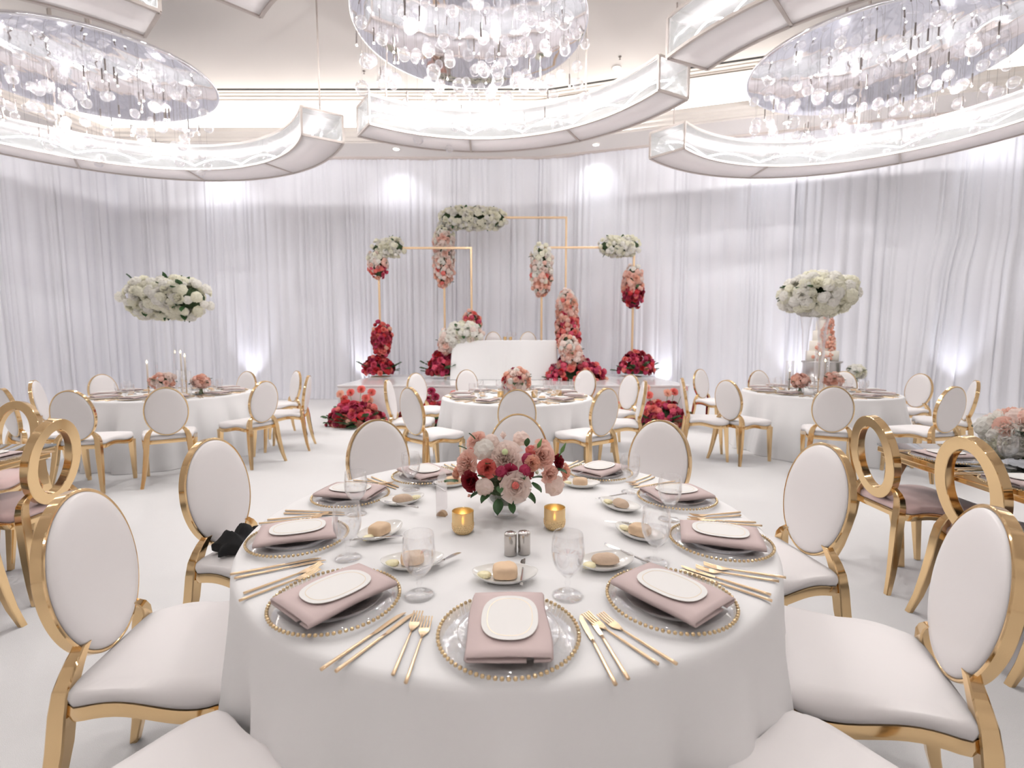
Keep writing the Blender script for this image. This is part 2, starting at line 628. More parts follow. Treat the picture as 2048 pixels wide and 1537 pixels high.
# ------------------------------------------------------------------ ring lights (curved lit boxes round each chandelier)
def arcpts(cx, cy, r, a0, a1, n, z):
    return [(cx + r * cos(a0 + (a1 - a0) * i / n), cy + r * sin(a0 + (a1 - a0) * i / n), z) for i in range(n + 1)]


def arc_slab(cx, cy, r0, r1, a0, a1, z0, z1):
    n = max(3, int(abs(a1 - a0) / rad(3)))
    return loft([[(cx + r * cos(a), cy + r * sin(a), z) for r, z in ((r0, z0), (r1, z0), (r1, z1), (r0, z1))] for a in (a0 + (a1 - a0) * i / n for i in range(n + 1))])


def ring_light(label, cx, cy, r0, r1, A0, A1, panels, rods, z0=4.5, z1=4.9, led_m=None):
    a0, a1 = rad(A0), rad(A1)
    t = thing('ring_light', label, 'ring light', 'curved lit boxes hanging round the chandeliers', (cx, cy, z0))
    h = z1 - z0
    fr = MB()
    g = .032
    for r in (r0, r1):
        for z in (0, h):
            fr.add(*arc_slab(0, 0, r - g / 2, r + g / 2, a0, a1, z - g / 2, z + g / 2), False)
    for k in range(panels + 1):
        a = a0 + (a1 - a0) * k / panels
        da = g / r1
        e = da / 2 if 0 < k < panels else (da if k == 0 else -da)
        fr.add(*arc_slab(0, 0, r0, r1, a - da / 2 + (e if k in (0,) else 0) * 0, a + da / 2, -g / 2, g / 2), False)
        if k in (0, panels):
            fr.add(*arc_slab(0, 0, r0, r1, a - da / 2, a + da / 2, h - g / 2, h + g / 2), False)
            for r in (r0, r1):
                fr.add(*arc_slab(0, 0, r - g / 2, r + g / 2, a - da / 2, a + da / 2, 0, h), False)
    O('frame', fr.mesh('arc_frame', CHAMPAGNE), t)
    for k in range(panels):
        b0, b1 = a0 + (a1 - a0) * k / panels, a0 + (a1 - a0) * (k + 1) / panels
        O('bottom_panel', M1('bottom_panel', arc_slab(0, 0, r0 + .012, r1 - .012, b0 + .005, b1 - .005, .0, .012), DIFFUSER), t)
        O('added_top_baffle', M1('added_top_baffle', arc_slab(0, 0, r0 + .012, r1 - .012, b0 + .005, b1 - .005, h - .012, h), DIFFUSER), t)  # added lid sending the strip light sideways and down, off the ceiling
        O('inner_glass', M1('inner_glass', arc_slab(0, 0, r0 - .003, r0 + .003, b0, b1, .01, h - .01), ARCGLASS), t)
        O('outer_glass', M1('outer_glass', arc_slab(0, 0, r1 - .003, r1 + .003, b0, b1, .01, h - .01), ARCGLASS), t)
        # wavy neon line of light inside the box
        m_ = (r0 + r1) / 2
        led = [(m_ * cos(a), m_ * sin(a), .17 + .12 * abs(sin(pi * q / 8))) for q, a in ((q, b0 + (b1 - b0) * q / 16) for q in range(17))]
        O('led_strip', M1('led_strip', tube(led, .010, 5), led_m or LEDM), t)
    for a in (a0, a1):
        s = .002 / r0
        O('end_glass', M1('end_glass', arc_slab(0, 0, r0, r1, a - s, a + s, .01, h - .01), ARCGLASS), t)
    for ra in rods:
        a = rad(ra)
        m_ = (r0 + r1) / 2
        O('hanging_rod', M1('hanging_rod', tube([(m_ * cos(a), m_ * sin(a), h - .02), (m_ * cos(a), m_ * sin(a), ZC - z0)], .014, 8), CHAMPAGNE), t)
        O('cross_bar', M1('cross_bar', arc_slab(0, 0, r0, r1, a - .004, a + .004, h - .02, h), CHAMPAGNE), t)
    return t


ring_light('curved lit box on the far side of the centre chandelier', -.5, 4.99, 2.57, 3.06, 27, 126, 3, (56, 119))
ring_light('curved lit box on the far side of the left chandelier', -5.61, 5.98, 2.88, 3.47, 30, 158, 4, (33, 130))
ring_light('curved lit box on the far side of the right chandelier', 4.6, 6.05, 2.64, 3.24, 8, 135, 3, (131, 62))
ring_light('curved lit box on the near side of the right chandelier, cut by the top edge', 4.38, 6.63, 2.36, 2.93, 203, 292, 4, (206, 250))
ring_light('curved lit box on the near side of the left chandelier, cut by the top edge', -5.4, 6.6, 2.25, 2.80, 236, 319, 3, (314, 280))
ring_light('curved lit box of the centre chandelier of which only one corner shows', -.52, 6.5, 2.5, 2.98, 222, 300, 3, (225, 290))

for cx_, w_ in ((-5.6, 'left'), (-.5, 'centre'), (4.6, 'right')):  # unseen rings added behind the camera to brighten what faces it
    ring_light('curved lit box added as unseen fill light behind the camera, ' + w_, cx_, -2.4, 2.6, 3.15, 15, 165, 4, (30, 150), led_m=LEDFILL)

# ------------------------------------------------------------------ chandeliers: rippled mirror disc, glass balls, tiny lamps
ZD = 5.42
BALLM = [M1('glass_ball', uvball(r, 22, 12), BUBBLE) for r in (.082, .070, .060)]
WIREM = M1('wire', tube([(0, 0, 0), (0, 0, 1)], .0012, 4), SOCKET)
SOCKM = M1('socket', lathe([(.008, 0), (.010, .004), (.010, .15), (.004, .155)], 8), SOCKET)
BULBM = M1('bulb', ball(.012, 1), BULB)


def chandelier(label, cx, cy, ax, ay, nb, nl, seed):
    rnd = random.Random(seed)
    t = thing('chandelier', label, 'chandelier', 'mirror disc chandeliers with glass balls', (cx, cy, ZD))
    n = 96
    prof = [(.001, 0), (.25, 0), (.5, 0), (.75, 0), (.98, 0), (1, .008), (1, .045), (.98, .05), (.001, .05)]
    V, Fs = loft([[(r * ax * cos(2 * pi * j / n), r * ay * sin(2 * pi * j / n), z) for j in range(n)] for r, z in prof])
    O('mirror_disc', M1('mirror_disc', (V, Fs), MIRROR), t)
    st = M1('hanger', tube([(0, 0, .05), (0, 0, ZC - ZD)], .02, 8), CHAMPAGNE)
    for a in (0.6, 2.2, 3.9, 5.4):
        O('hanger', st, t, loc=(.25 * ax * cos(a), .25 * ay * sin(a), 0))
    pts = []
    tries = 0
    while len(pts) < nb + nl and tries < 20000:
        tries += 1
        a, r = rnd.uniform(0, 2 * pi), math.sqrt(rnd.uniform(0.02, .98))
        x, y = r * ax * cos(a), r * ay * sin(a)
        if all(hypot(x - q[0], y - q[1]) > .13 for q in pts):
            pts.append((x, y))
    for i, (x, y) in enumerate(pts):
        if i < nb:
            z = -rnd.uniform(.18, 1.0) if rnd.random() < .75 else -rnd.uniform(.1, .5)
            b = O('glass_ball', rnd.choice(BALLM), t, loc=(x, y, z))
            O('wire', WIREM, b, loc=(0, 0, .06), scale=(1, 1, -z - .06))
        else:
            z = -rnd.uniform(.22, .8)
            s = O('socket', SOCKM, t, loc=(x, y, z))
            O('bulb', BULBM, s, loc=(0, 0, -.014))
            O('wire', WIREM, s, loc=(0, 0, .15), scale=(1, 1, -z - .15))
    for k in range(5):
        a = 2 * pi * k / 5
        light('chandelier_lamp', 'POINT', (.6 * ax * cos(a), .6 * ay * sin(a), -.45), CHAND_W, parent=t, shadow_soft_size=.018)
    return t


chandelier('centre chandelier, a rippled mirror disc crowded with hanging glass balls', -.52, 6.50, 1.48, 1.48, 108, 34, 11)
chandelier('left chandelier, a rippled mirror disc with glass balls cut by the frame', -6.39, 7.66, 1.74, 1.46, 84, 40, 12)
chandelier('right chandelier, a rippled mirror disc with glass balls cut by the frame', 5.28, 7.36, 1.72, 1.52, 84, 40, 13)

# ------------------------------------------------------------------ chairs
def rounded(pts, rads, k=6):
    out = []
    n = len(pts)
    for i in range(n):
        p, a, b = Vector(pts[i]), Vector(pts[i - 1]), Vector(pts[(i + 1) % n])
        r = rads[i]
        d1, d2 = (a - p).normalized(), (b - p).normalized()
        s, e = p + d1 * r, p + d2 * r
        for q in range(k + 1):
            u = q / k
            out.append(s * (1 - u) ** 2 + p * 2 * u * (1 - u) + e * u * u)
    return out


def resample(P, n):
    L = [0]
    for i in range(len(P)):
        L.append(L[-1] + (P[(i + 1) % len(P)] - P[i]).length)
    out, k = [], 0
    for j in range(n):
        s = L[-1] * j / n
        while L[k + 1] < s:
            k += 1
        u = (s - L[k]) / max(L[k + 1] - L[k], 1e-9)
        out.append(P[k].lerp(P[(k + 1) % len(P)], u))
    return out


SEAT = resample(rounded([(-.205, -.225), (.205, -.225), (.25, .235), (-.25, .235)], [.05, .05, .10, .10]), 64)


def wave(p):
    """the scalloped rail: dips on the sides, a shallow swag on the front"""
    if abs(p.x) > .17 and -.2 < p.y < .21:
        return .015 * sin((p.y + .2) / .41 * 2 * pi)
    if p.y > .2:
        return .010 * cos(p.x / .22 * 2 * pi) - .004
    return 0


def seat_mesh(m):
    rings = []
    for s, z in ((.95, .450), (1.0, .455), (1.015, .472), (1.0, .490), (.95, .500), (.82, .508), (.6, .513), (.3, .516), (.02, .517)):
        rings.append([(p.x * s, p.y * s + .0 * s, z + wave(p) * max(0, (s - .8) / .2 if z < .495 else 0)) for p in SEAT])
    return M1('seat', loft(rings), m)


def rail_mesh():
    rings = []
    n = len(SEAT)
    for i, p in enumerate(SEAT):
        d = (SEAT[(i + 1) % n] - SEAT[i - 1]).normalized()
        nr = Vector((d.y, -d.x))
        w = wave(p)
        a, b = p * .985 - nr * .010, p * .985 + nr * .006
        rings.append([(a.x, a.y, .414 + w), (b.x, b.y, .414 + w), (b.x + nr.x * .004, b.y + nr.y * .004, .432 + w), (b.x, b.y, .452 + w), (a.x, a.y, .452 + w)])
    return crisp(M1('seat_rail', loft(rings, loop=True), GOLD, False))


def ellring(a, b, a2, b2, d, n=96):
    """flat ring in the XZ plane: outer a, b, inner a2, b2, depth d"""
    rings = []
    k = .003
    for j in range(n):
        t = 2 * pi * j / n
        c, s = cos(t), sin(t)
        rings.append([(a * c, -d / 2 + k, b * s), (a * c, d / 2 - k, b * s), ((a - k) * c, d / 2, (b - k) * s), ((a2 + k) * c, d / 2, (b2 + k) * s),
                      (a2 * c, d / 2 - k, b2 * s), (a2 * c, -d / 2 + k, b2 * s), ((a2 + k) * c, -d / 2, (b2 + k) * s), ((a - k) * c, -d / 2, (b - k) * s)])
    return loft(rings, loop=True)


TILT = Matrix.Translation((0, -.265, .742)) @ Matrix.Rotation(rad(9), 4, 'X')
BA, BB = .186, .247
back_frame = MB().add(*ellring(BA, BB, BA - .011, BB - .011, .034), True, TILT)
BACKFRAME = back_frame.mesh('back_frame', GOLD)
crisp(BACKFRAME)
PADM = MB()
for sgn in (-1, 1):
    rg = []
    for s, y in ((1.0, .012), (.995, .018), (.96, .024), (.8, .030), (.5, .034), (.02, .035)):
        rg.append([((BA - .011) * s * cos(2 * pi * j / 64), sgn * y, (BB - .011) * s * sin(2 * pi * j / 64)) for j in range(64)])
    V, Fs = loft(rg, False, True)
    if sgn > 0:
        Fs = [f[::-1] for f in Fs]
    PADM.add(V, Fs, True, TILT)
PADM = PADM.mesh('back_pad', LEATHER)
RINGM = crisp(MB().add(*ellring(.172, .250, .108, .186, .046, 96), False, TILT).mesh('ring_back', GOLD))


def legs(s):
    rear = rects([(s * .228, -.318, 0, .030, .026), (s * .210, -.290, .10, .035, .034), (s * .195, -.268, .22, .041, .042), (s * .183, -.252, .33, .047, .047), (s * .176, -.242, .43, .050, .046),
                  (s * .170, -.234, .49, .049, .042), (s * .156, -.227, .53, .045, .038), (s * .137, -.225, .557, .040, .034), (s * .112, -.226, .578, .034, .030)])
    front = rects([(s * .212, .222, 0, .028, .028), (s * .217, .205, .22, .040, .040), (s * .220, .190, .425, .052, .050)])
    return crisp(M1('rear_leg', rear, GOLD, False)), crisp(M1('front_leg', front, GOLD, False))


RL, FLg = legs(-1)
RR, FRg = legs(1)
SEATW, SEATP, RAIL = seat_mesh(mat('off_white_seat_leatherette', (.87, .835, .83), .62, spec=.35)), seat_mesh(BLUSHVELVET), rail_mesh()
LEGSET = [('leg', RL, -1), ('leg', RR, -1), ('leg', FLg, -1), ('leg', FRg, -1), ('seat_rail', RAIL, -1)]
WHITE_CHAIR = [('seat', SEATW, -1), ('backrest', PADM, -1), ('back_frame', BACKFRAME, 1)] + LEGSET
RING_CHAIR = [('seat', SEATP, -1), ('ring_back', RINGM, -1)] + LEGSET


def chair(kind, px, py, target, turn, label, group, z=0.0, zc=.742, xy=None):
    """a chair whose back oval is centred at pixel (px, py), turned to face the target point"""
    if xy is None:
        b = ray(px, py, z + zc)
        b = Vector((b.x, b.y))
    else:
        b = Vector(xy)
    f = (Vector(target) - b).normalized()
    a = atan2(f.y, f.x) + rad(turn)
    org = b + Vector((cos(a), sin(a))) * .265
    return spawn(WHITE_CHAIR if kind == 'w' else RING_CHAIR, 'dining_chair', label, 'chair', group, (org.x, org.y, z), a - pi / 2)


T0, T1, TL, TR = (-.015, 1.785), (.06, 5.88), (-4.4, 6.2), (4.1, 6.42)
G0 = 'white oval-back chairs at the near round table'
W = 'white oval-back gold chair '
chair('w', 0, 0, T0, 0, W + 'at the near table, only its seat showing at the bottom left', G0, xy=(-.855, .625))
chair('w', 0, 0, T0, 0, W + 'at the near table, only its seat showing at the bottom right', G0, xy=(.825, .625))
chair('w', 0, 0, T0, 0, W + 'tucked under the near table right below the camera', G0, xy=(-.02, .47))
chair('w', 182, 1140, T0, -9, W + 'large in the left foreground of the near table', G0)
chair('w', 435, 983, T0, 5, W + 'left of the near table with a black cloth on its seat', G0)
chair('w', 758, 925, T0, 0, W + 'at the far left side of the near table', G0)
chair('w', 1036, 908, T0, 0, W + 'at the far side of the near table behind its flowers', G0)
chair('w', 1317, 927, T0, 0, W + 'at the far right side of the near table', G0)
chair('w', 1634, 998, T0, -4, W + 'right of the near table, beside the two gold ring chairs', G0)
chair('w', 1946, 1187, T0, 1, W + 'large in the right foreground of the near table', G0)
G1 = 'white oval-back chairs at the middle round table'
chair('w', 1034, 829, T1, 0, W + 'at the near side of the middle table', G1)
chair('w', 825, 823, T1, 0, W + 'at the front left of the middle table', G1)
chair('w', 781, 800, T1, -6, W + 'seen nearly edge-on at the left of the middle table', G1)
chair('w', 834, 780, T1, 0, W + 'at the back left of the middle table', G1)
chair('w', 934, 770, T1, 0, W + 'at the far side of the middle table, left of its bouquet', G1)
chair('w', 1040, 765, T1, 0, W + 'at the far side of the middle table hidden by its bouquet', G1)
chair('w', 1170, 770, T1, 0, W + 'at the far side of the middle table, right of its bouquet', G1)
chair('w', 1258, 785, T1, 6, W + 'at the back right of the middle table', G1)
chair('w', 1283, 803, T1, 4, W + 'seen nearly edge-on at the right of the middle table', G1)
chair('w', 1208, 825, T1, 0, W + 'at the front right of the middle table', G1)
G2 = 'white oval-back chairs at the left round table'
chair('w', 333, 823, TL, 0, W + 'seen squarely from behind at the left round table', G2)
chair('w', 147, 832, TL, 0, W + 'at the left round table, nearest the left gold ring chairs', G2)
chair('w', 78, 802, TL, 0, W + 'at the left round table, second from the left frame edge', G2)
chair('w', 20, 826, TL, -10, W + 'half cut by the left frame edge behind the mirrored table', G2)
chair('w', 207, 784, TL, 0, W + 'at the far side of the left round table, towards the left', G2)
chair('w', 493, 775, TL, 0, W + 'at the far side of the left round table, towards the right', G2)
chair('w', 527, 804, TL, 0, W + 'at the front right of the left round table', G2)
chair('w', 591, 773, TL, -6, W + 'at the right of the left table, rearmost of the pair', G2)
chair('w', 613, 787, TL, 4, W + 'seen edge-on at the right of the left round table', G2)
G3 = 'white oval-back chairs at the right round table'
chair('w', 1665, 819, TR, 0, W + 'seen squarely from behind at the right round table', G3)
chair('w', 1457, 801, TR, 0, W + 'at the front left of the right round table', G3)
chair('w', 1369, 795, TR, -28, W + 'seen edge-on at the left of the right round table', G3)
chair('w', 1402, 768, TR, 0, W + 'at the back left of the right round table', G3)
chair('w', 1518, 772, TR, 0, W + 'at the far side of the right round table, towards the left', G3)
chair('w', 1686, 775, TR, 0, W + 'at the far side of the right table behind pink flowers', G3)
chair('w', 1837, 782, TR, 0, W + 'at the right of the right table, turned towards us', G3)
chair('w', 1942, 802, TR, 0, W + 'at the right of the right table, mostly behind another chair', G3)
chair('w', 1899, 820, TR, 0, W + 'at the front right of the right round table', G3)
G4 = 'gold ring-back chairs at the mirrored tables'
K = 'gold ring-back chair with blush seat '
chair('r', 0, 0, (4, 2.84), 0, K + 'at the far end of the right mirrored table', G4, xy=(2.18, 2.84))
chair('r', 0, 0, (4, 2.22), 0, K + 'at the right mirrored table, second from its far end', G4, xy=(2.16, 2.21))
chair('r', 0, 0, (4, 1.70), 0, K + 'at the right mirrored table, cut by the frame', G4, xy=(2.13, 1.66))
chair('r', 0, 0, (-4.4, 2.75), 4, K + 'nearest us at the left mirrored table', G4, xy=(-2.65, 2.72))
chair('r', 0, 0, (-3.5, 2.0), 0, K + 'behind the far end of the left mirrored table', G4, xy=(-3.68, 3.52))
chair('r', 0, 0, (-4.4, 2.1), 0, K + 'at the left mirrored table, only a leg showing', G4, xy=(-2.52, 2.08))
chair('w', 0, 0, (-.42, 0), 0, W + 'behind the sweetheart table, on the left', 'chairs on the stage', z=.68, xy=(-.42, 10.75))
chair('w', 0, 0, (.36, 0), 0, W + 'behind the sweetheart table on stage, on the right', 'chairs on the stage', z=.68, xy=(.36, 10.75))

# ------------------------------------------------------------------ tables and their cloths
def cloth(name, outline, h, seed, folds=15, flare=.09, amp=.072, n=360, m=LINEN):
    """outline(a) -> (x, y) of the table edge; the cloth falls to the floor in soft folds"""
    rnd = random.Random(seed)
    ph = [rnd.uniform(0, 2 * pi) for _ in range(6)]
    fr = [folds, folds * 2 + 1, folds // 2 + 1, 5, 3, folds + 4]
    wt = [.5, .22, .35, .25, .2, .35]
    rings = []
    prof = [(.02, 0), (.3, 0), (.6, 0), (.85, 0), (.96, 0), (.985, -.001), (.997, -.006), (1.003, -.016), (1.005, -.035)]
    for s, dz in prof:
        rings.append([(outline(2 * pi * j / n)[0] * s, outline(2 * pi * j / n)[1] * s, h + dz) for j in range(n)])
    steps = 16
    for i in range(1, steps + 1):
        t = i / steps
        ring = []
        for j in range(n):
            a = 2 * pi * j / n
            x, y = outline(a)
            f = sum(w * cos(k * a + p) for w, k, p in zip(wt, fr, ph))
            f = (1 - (1 - min(1, max(0, (f + 1.2) / 2.4))) ** 1.6) * 2 - 1
            r = hypot(x, y)
            k = 1.005 + (flare * t + amp * f * min(1, t * 2.2) ** 1.2) / r
            z = (h - .035) * (1 - t)
            ring.append((x * k, y * k, max(.004, z)))
        rings.append(ring)
    V, Fs = loft(rings, True, False)
    return M1(name, (V, Fs), m)


TOPZ = .765
def circ(r):
    return lambda a: (r * cos(a), r * sin(a))


def round_table(c, r, which, seed, flare=.09, amp=.06, folds=15):
    t = thing('round_table', 'round folding table under the white cloth ' + which, 'table', 'round banquet tables', (c[0], c[1], 0))
    O('table_top', M1('table_top', lathe([(.001, .735), (r - .02, .735), (r - .012, .742), (r - .012, .756), (r - .02, .76), (.001, .76)], 64), WOOD), t)
    lg = M1('leg', tube([(0, 0, 0), (0, 0, .735)], .018, 8), SOCKET)
    for a in (.8, 2.3, 3.9, 5.5):
        O('leg', lg, t, loc=(.5 * cos(a), .5 * sin(a), 0))
    tag(O('tablecloth', cloth('tablecloth', circ(r), TOPZ, seed, folds, flare, amp), loc=(c[0], c[1], 0)), 'white floor-length linen cloth on ' + which, 'tablecloth', 'white round tablecloths')


round_table(T0, .914, 'the near round table', 3, .045, .045, 21)
round_table(T1, .914, 'the middle round table before the stage', 5)
round_table(TL, .914, 'the left round table', 7, .16)
round_table(TR, .914, 'the right round table', 9, .14)

# mirrored tables with gold frames
def mirrored_table(x0, x1, y0, y1, label, skew):
    cx, cy = (x0 + x1) / 2, (y0 + y1) / 2
    w, d = x1 - x0, y1 - y0
    t = thing('mirrored_table', label, 'table', 'gold tables with mirrored tops', (cx, cy, 0), skew)
    O('mirror_top', M1('mirror_top', box(0, 0, .762, w, d, .014, .002, 1), TABLEGLASS), t)
    b = MB()
    for zz, hh, ins in ((.735, .035, .012), (.70, .03, .03)):
        for sx in (-1, 1):
            b.add(*box(sx * (w / 2 - ins), 0, zz, .03, d - 2 * ins, hh, .006), False)
        for sy in (-1, 1):
            b.add(*box(0, sy * (d / 2 - ins), zz, w - 2 * ins, .03, hh, .006), False)
    O('gold_apron', b.mesh('gold_apron', GOLD), t)
    for sx in (-1, 1):
        for sy in (-1, 1):
            O('leg', M1('table_leg', rects([(sx * (w / 2 - .10), sy * (d / 2 - .12), 0, .05, .05), (sx * (w / 2 - .08), sy * (d / 2 - .12), .25, .05, .05), (sx * (w / 2 - .05), sy * (d / 2 - .07), .52, .05, .05), (sx * (w / 2 - .06), sy * (d / 2 - .11), .69, .06, .12)]), GOLD, False), t)


mirrored_table(2.27, 3.55, -.6, 3.06, 'long gold table with mirrored glass top at the right edge', rad(-3.5))
mirrored_table(-4.05, -2.83, -.6, 3.04, 'long gold table with mirrored glass top at the left edge', rad(4.0))

# ------------------------------------------------------------------ stage and sweetheart table
SX, SY0, SY1, SZ = 3.08, 8.36, 11.2, .68
t = thing('stage', 'low white glossy stage platform below the flower frames', 'stage', None, (0.02, (SY0 + SY1) / 2, 0))
O('body', M1('stage_body', box(0, 0, (SZ - .03) / 2, 2 * SX - .02, SY1 - SY0 - .02, SZ - .03, .004, 1), STAGEM, False), t)
for i in range(5):
    for j in range(3):
        w, d = 2 * SX / 5, (SY1 - SY0) / 3
        O('deck_panel', M1('deck_panel', box(-SX + w * (i + .5), -(SY1 - SY0) / 2 + d * (j + .5), SZ - .015, w - .003, d - .003, .03, .003, 1), STAGEM, False), t)


def srect(a, b, e=9):
    def f(t):
        c, s = cos(t), sin(t)
        r = (abs(c / a) ** e + abs(s / b) ** e) ** (-1 / e)
        return r * c, r * s
    return f


SWT = (-.15, 10.0)
t = thing('sweetheart_table', 'rectangular table under white cloth on the stage', 'table', None, (*SWT, SZ))
O('table_top', M1('sweet_top', box(0, 0, .745, 2.02, .72, .03, .005), WOOD), t)
for sx in (-.9, .9):
    for sy in (-.28, .28):
        O('leg', M1('sweet_leg', tube([(sx, sy, 0), (sx, sy, .73)], .02, 8), SOCKET), t)
tag(O('tablecloth', cloth('sweet_cloth', srect(1.04, .38, 22), .79, 21, 11, .05, .012, 480), loc=(*SWT, SZ)), 'white cloth with smooth front draped over the sweetheart table on stage', 'tablecloth')

# ------------------------------------------------------------------ tableware
# all built with the diner's edge towards -y and the table centre towards +y
CH_PLATE = M1('charger_glass', lathe([(.001, .004), (.095, .004), (.105, .007), (.155, .013), (.162, .014), (.162, .017), (.105, .010), (.095, .007), (.001, .007)], 64, False, False), PLATEGLASS)
bd = MB()
for i in range(76):
    a = 2 * pi * i / 76
    bd.add(*ball(.0056, 1, (.1655 * cos(a), .1655 * sin(a), .0155)))
BEADS = bd.mesh('beaded_rim', mat('gold_glass_beads', (.72, .56, .34), .18, .85))
IN_PLATE = M1('inner_plate', lathe([(.001, .010), (.07, .010), (.085, .012), (.118, .018), (.121, .0195), (.117, .0205), (.085, .015), (.07, .013), (.001, .013)], 56, False, False), PLATEGLASS)
CHARGER = [('glass_dish', CH_PLATE, -1), ('beaded_rim', BEADS, -1), ('inner_plate', IN_PLATE, -1)]


def napkin_mesh(seed):
    rnd = random.Random(seed)
    hw = .087
    th = .0045
    # folded strip: section across the width, drawn as a thick line
    path = [(.035, .003), (-.02, .003), (-hw + .004, .004), (-hw, .008), (-hw + .003, .0125), (-.05, .0135), (0, .0145), (.05, .0135), (hw - .004, .0125), (hw, .0085), (hw - .004, .0045), (.05, .0035)]
    path = [(x, z * 1.25) for x, z in path]
    n = len(path)
    rings = []
    NV = 12
    for k in range(NV + 1):
        v = k / NV
        y = -.122 + .244 * v
        w = 1 + .02 * sin(v * 5 + seed)
        ring = []
        for i, (x, z) in enumerate(path):
            sag = .004 * (1 - (2 * v - 1) ** 2) - .005 * max(0, abs(2 * v - 1) - .7)
            ring.append((x * w + .002 * sin(7 * v + seed), y, z + sag * (z / .018)))
        rings.append(ring)
    V, Fs = loft(rings, False, False, closed=False)
    me = MB().add(V, Fs).mesh('napkin', BLUSH)
    return me


def solid(o, t):
    md = o.modifiers.new('thick', 'SOLIDIFY')
    md.thickness = t
    md.offset = 0
    return o


NAPK = [napkin_mesh(k) for k in range(3)]


def stadium(a, b, e=2.6, n=48):
    out = []
    for j in range(n):
        t = 2 * pi * j / n
        c, s = cos(t), sin(t)
        r = (abs(c / a) ** e + abs(s / b) ** e) ** (-1 / e)
        out.append((r * c, r * s))
    return out


def card_geo(a, b, th):
    P = stadium(a, b)
    return loft([[(x, y, 0) for x, y in P], [(x, y, th) for x, y in P]])


CARD = M1('menu_card', card_geo(.063, .086, .0012), PAPER, False)
P1, P2 = stadium(.0505, .0735), stadium(.0495, .0725)
LINE = M1('gold_line', loft([[(x, y, .0012) for x, y in P1], [(x, y, .0016) for x, y in P1], [(x, y, .0016) for x, y in P2], [(x, y, .0012) for x, y in P2]], False, False), GOLDFOIL, False)
MENU = [('card', CARD, -1), ('gold_line', LINE, 0)]


def flat_handle(y0, y1, w0, w1, th0=.0035, th1=.0025):
    rings = []
    for k in range(9):
        u = k / 8
        y = y0 + (y1 - y0) * u
        w = w0 + (w1 - w0) * u
        h = th0 + (th1 - th0) * u
        rings.append([(w * cos(2 * pi * j / 10), y, .004 + h * sin(2 * pi * j / 10)) for j in range(10)])
    return loft(rings)


fk = MB()
fk.add(*flat_handle(-.115, .035, .0040, .0022))
rg = []
for y, w, z in ((.03, .0025, .004), (.040, .007, .003), (.050, .0115, .0025), (.062, .0125, .0035)):
    rg.append([(-w, y, z), (w, y, z), (w, y, z + .002), (-w, y, z + .002)])
fk.add(*loft(rg), False)
for i in range(4):
    x = -.0104 + .00693 * i
    fk.add(*loft([[(x + q * .0017, y, z) for q in (-1, 1)] + [(x + q * .0015, y, z + .0018) for q in (1, -1)] for y, z in ((.060, .0035), (.080, .0065), (.098, .0105))]), False)
FORK = fk.mesh('fork', FLATGOLD)
kn = MB()
kn.add(*flat_handle(-.12, .02, .0044, .0034))
rg = []
for y, l, r in ((.018, -.003, .003), (.03, -.0055, .0045), (.07, -.0075, .005), (.10, -.0065, .005), (.115, -.001, .0045), (.12, .003, .004)):
    rg.append([(l, y, .003), (r, y, .0028), (r, y, .0052), (l, y, .0040)])
kn.add(*loft(rg), False)
KNIFE = kn.mesh('knife', FLATGOLD)
bk = MB()
bk.add(*flat_handle(-.085, .01, .0048, .0030))
rg = []
for y, l, r in ((.008, -.003, .003), (.02, -.006, .005), (.045, -.0095, .0055), (.06, -.007, .005), (.068, 0, .004)):
    rg.append([(l, y, .003), (r, y, .0028), (r, y, .0052), (l, y, .0040)])
bk.add(*loft(rg), False)
BKNIFE = bk.mesh('butter_knife', SILVER)

GOB = M1('goblet_glass', lathe([(r_ * 1.12, z_ * .88) for r_, z_ in [(.001, .000), (.034, .000), (.0355, .002), (.030, .004), (.012, .008), (.0055, .014), (.0045, .03), (.0075, .040), (.0055, .047), (.006, .055), (.016, .066), (.028, .083), (.0355, .105), (.0385, .130), (.0375, .16), (.035, .186), (.0342, .190),
                                 (.0332, .189), (.0362, .16), (.0370, .130), (.034, .106), (.0265, .085), (.015, .070), (.001, .066)]], 32, True, False), CLEAR)
WAT = M1('water', lathe([(r_ * 1.12, z_ * .88) for r_, z_ in [(.001, .068), (.0140, .071), (.0255, .0862), (.0330, .1066), (.0355, .122), (.001, .122)]], 28), WATER)
GOBLET = [('glass', GOB, -1), ('water', WAT, -1)]
WATF = M1('water', lathe([(r_ * 1.12, z_ * .88) for r_, z_ in [(.001, .068), (.0140, .071), (.0255, .0862), (.0330, .1066), (.0360, .130), (.0352, .158), (.001, .158)]], 28), WATER)
GOBFULL = [('glass', GOB, -1), ('water', WATF, -1)]
FLU = M1('flute', lathe([(.001, 0), (.03, 0), (.031, .002), (.012, .006), (.004, .012), (.0035, .085), (.008, .10), (.019, .125), (.024, .16), (.0225, .215), (.0215, .215), (.023, .16), (.018, .128), (.001, .108)], 24, True, False), CLEAR)


def dish_mesh():
    rings = []
    n = 48
    for s, dz in ((.02, .006), (.45, .006), (.62, .007), (.82, .013), (1.0, .021), (1.02, .0225), (1.0, .019), (.8, .009), (.6, .002), (.45, .0), (.02, .0)):
        ring = []
        for j in range(n):
            a = 2 * pi * j / n
            c, q = cos(a), sin(a)
            x = .090 * math.copysign(abs(c) ** .9, c) * s
            y = .056 * q * s * (1 - .12 * c * c)
            ring.append((x, y, dz + .004 * abs(x / .09) ** 3))
        rings.append(ring)
    return M1('bread_dish', loft(rings), CHINA)


DISH = dish_mesh()


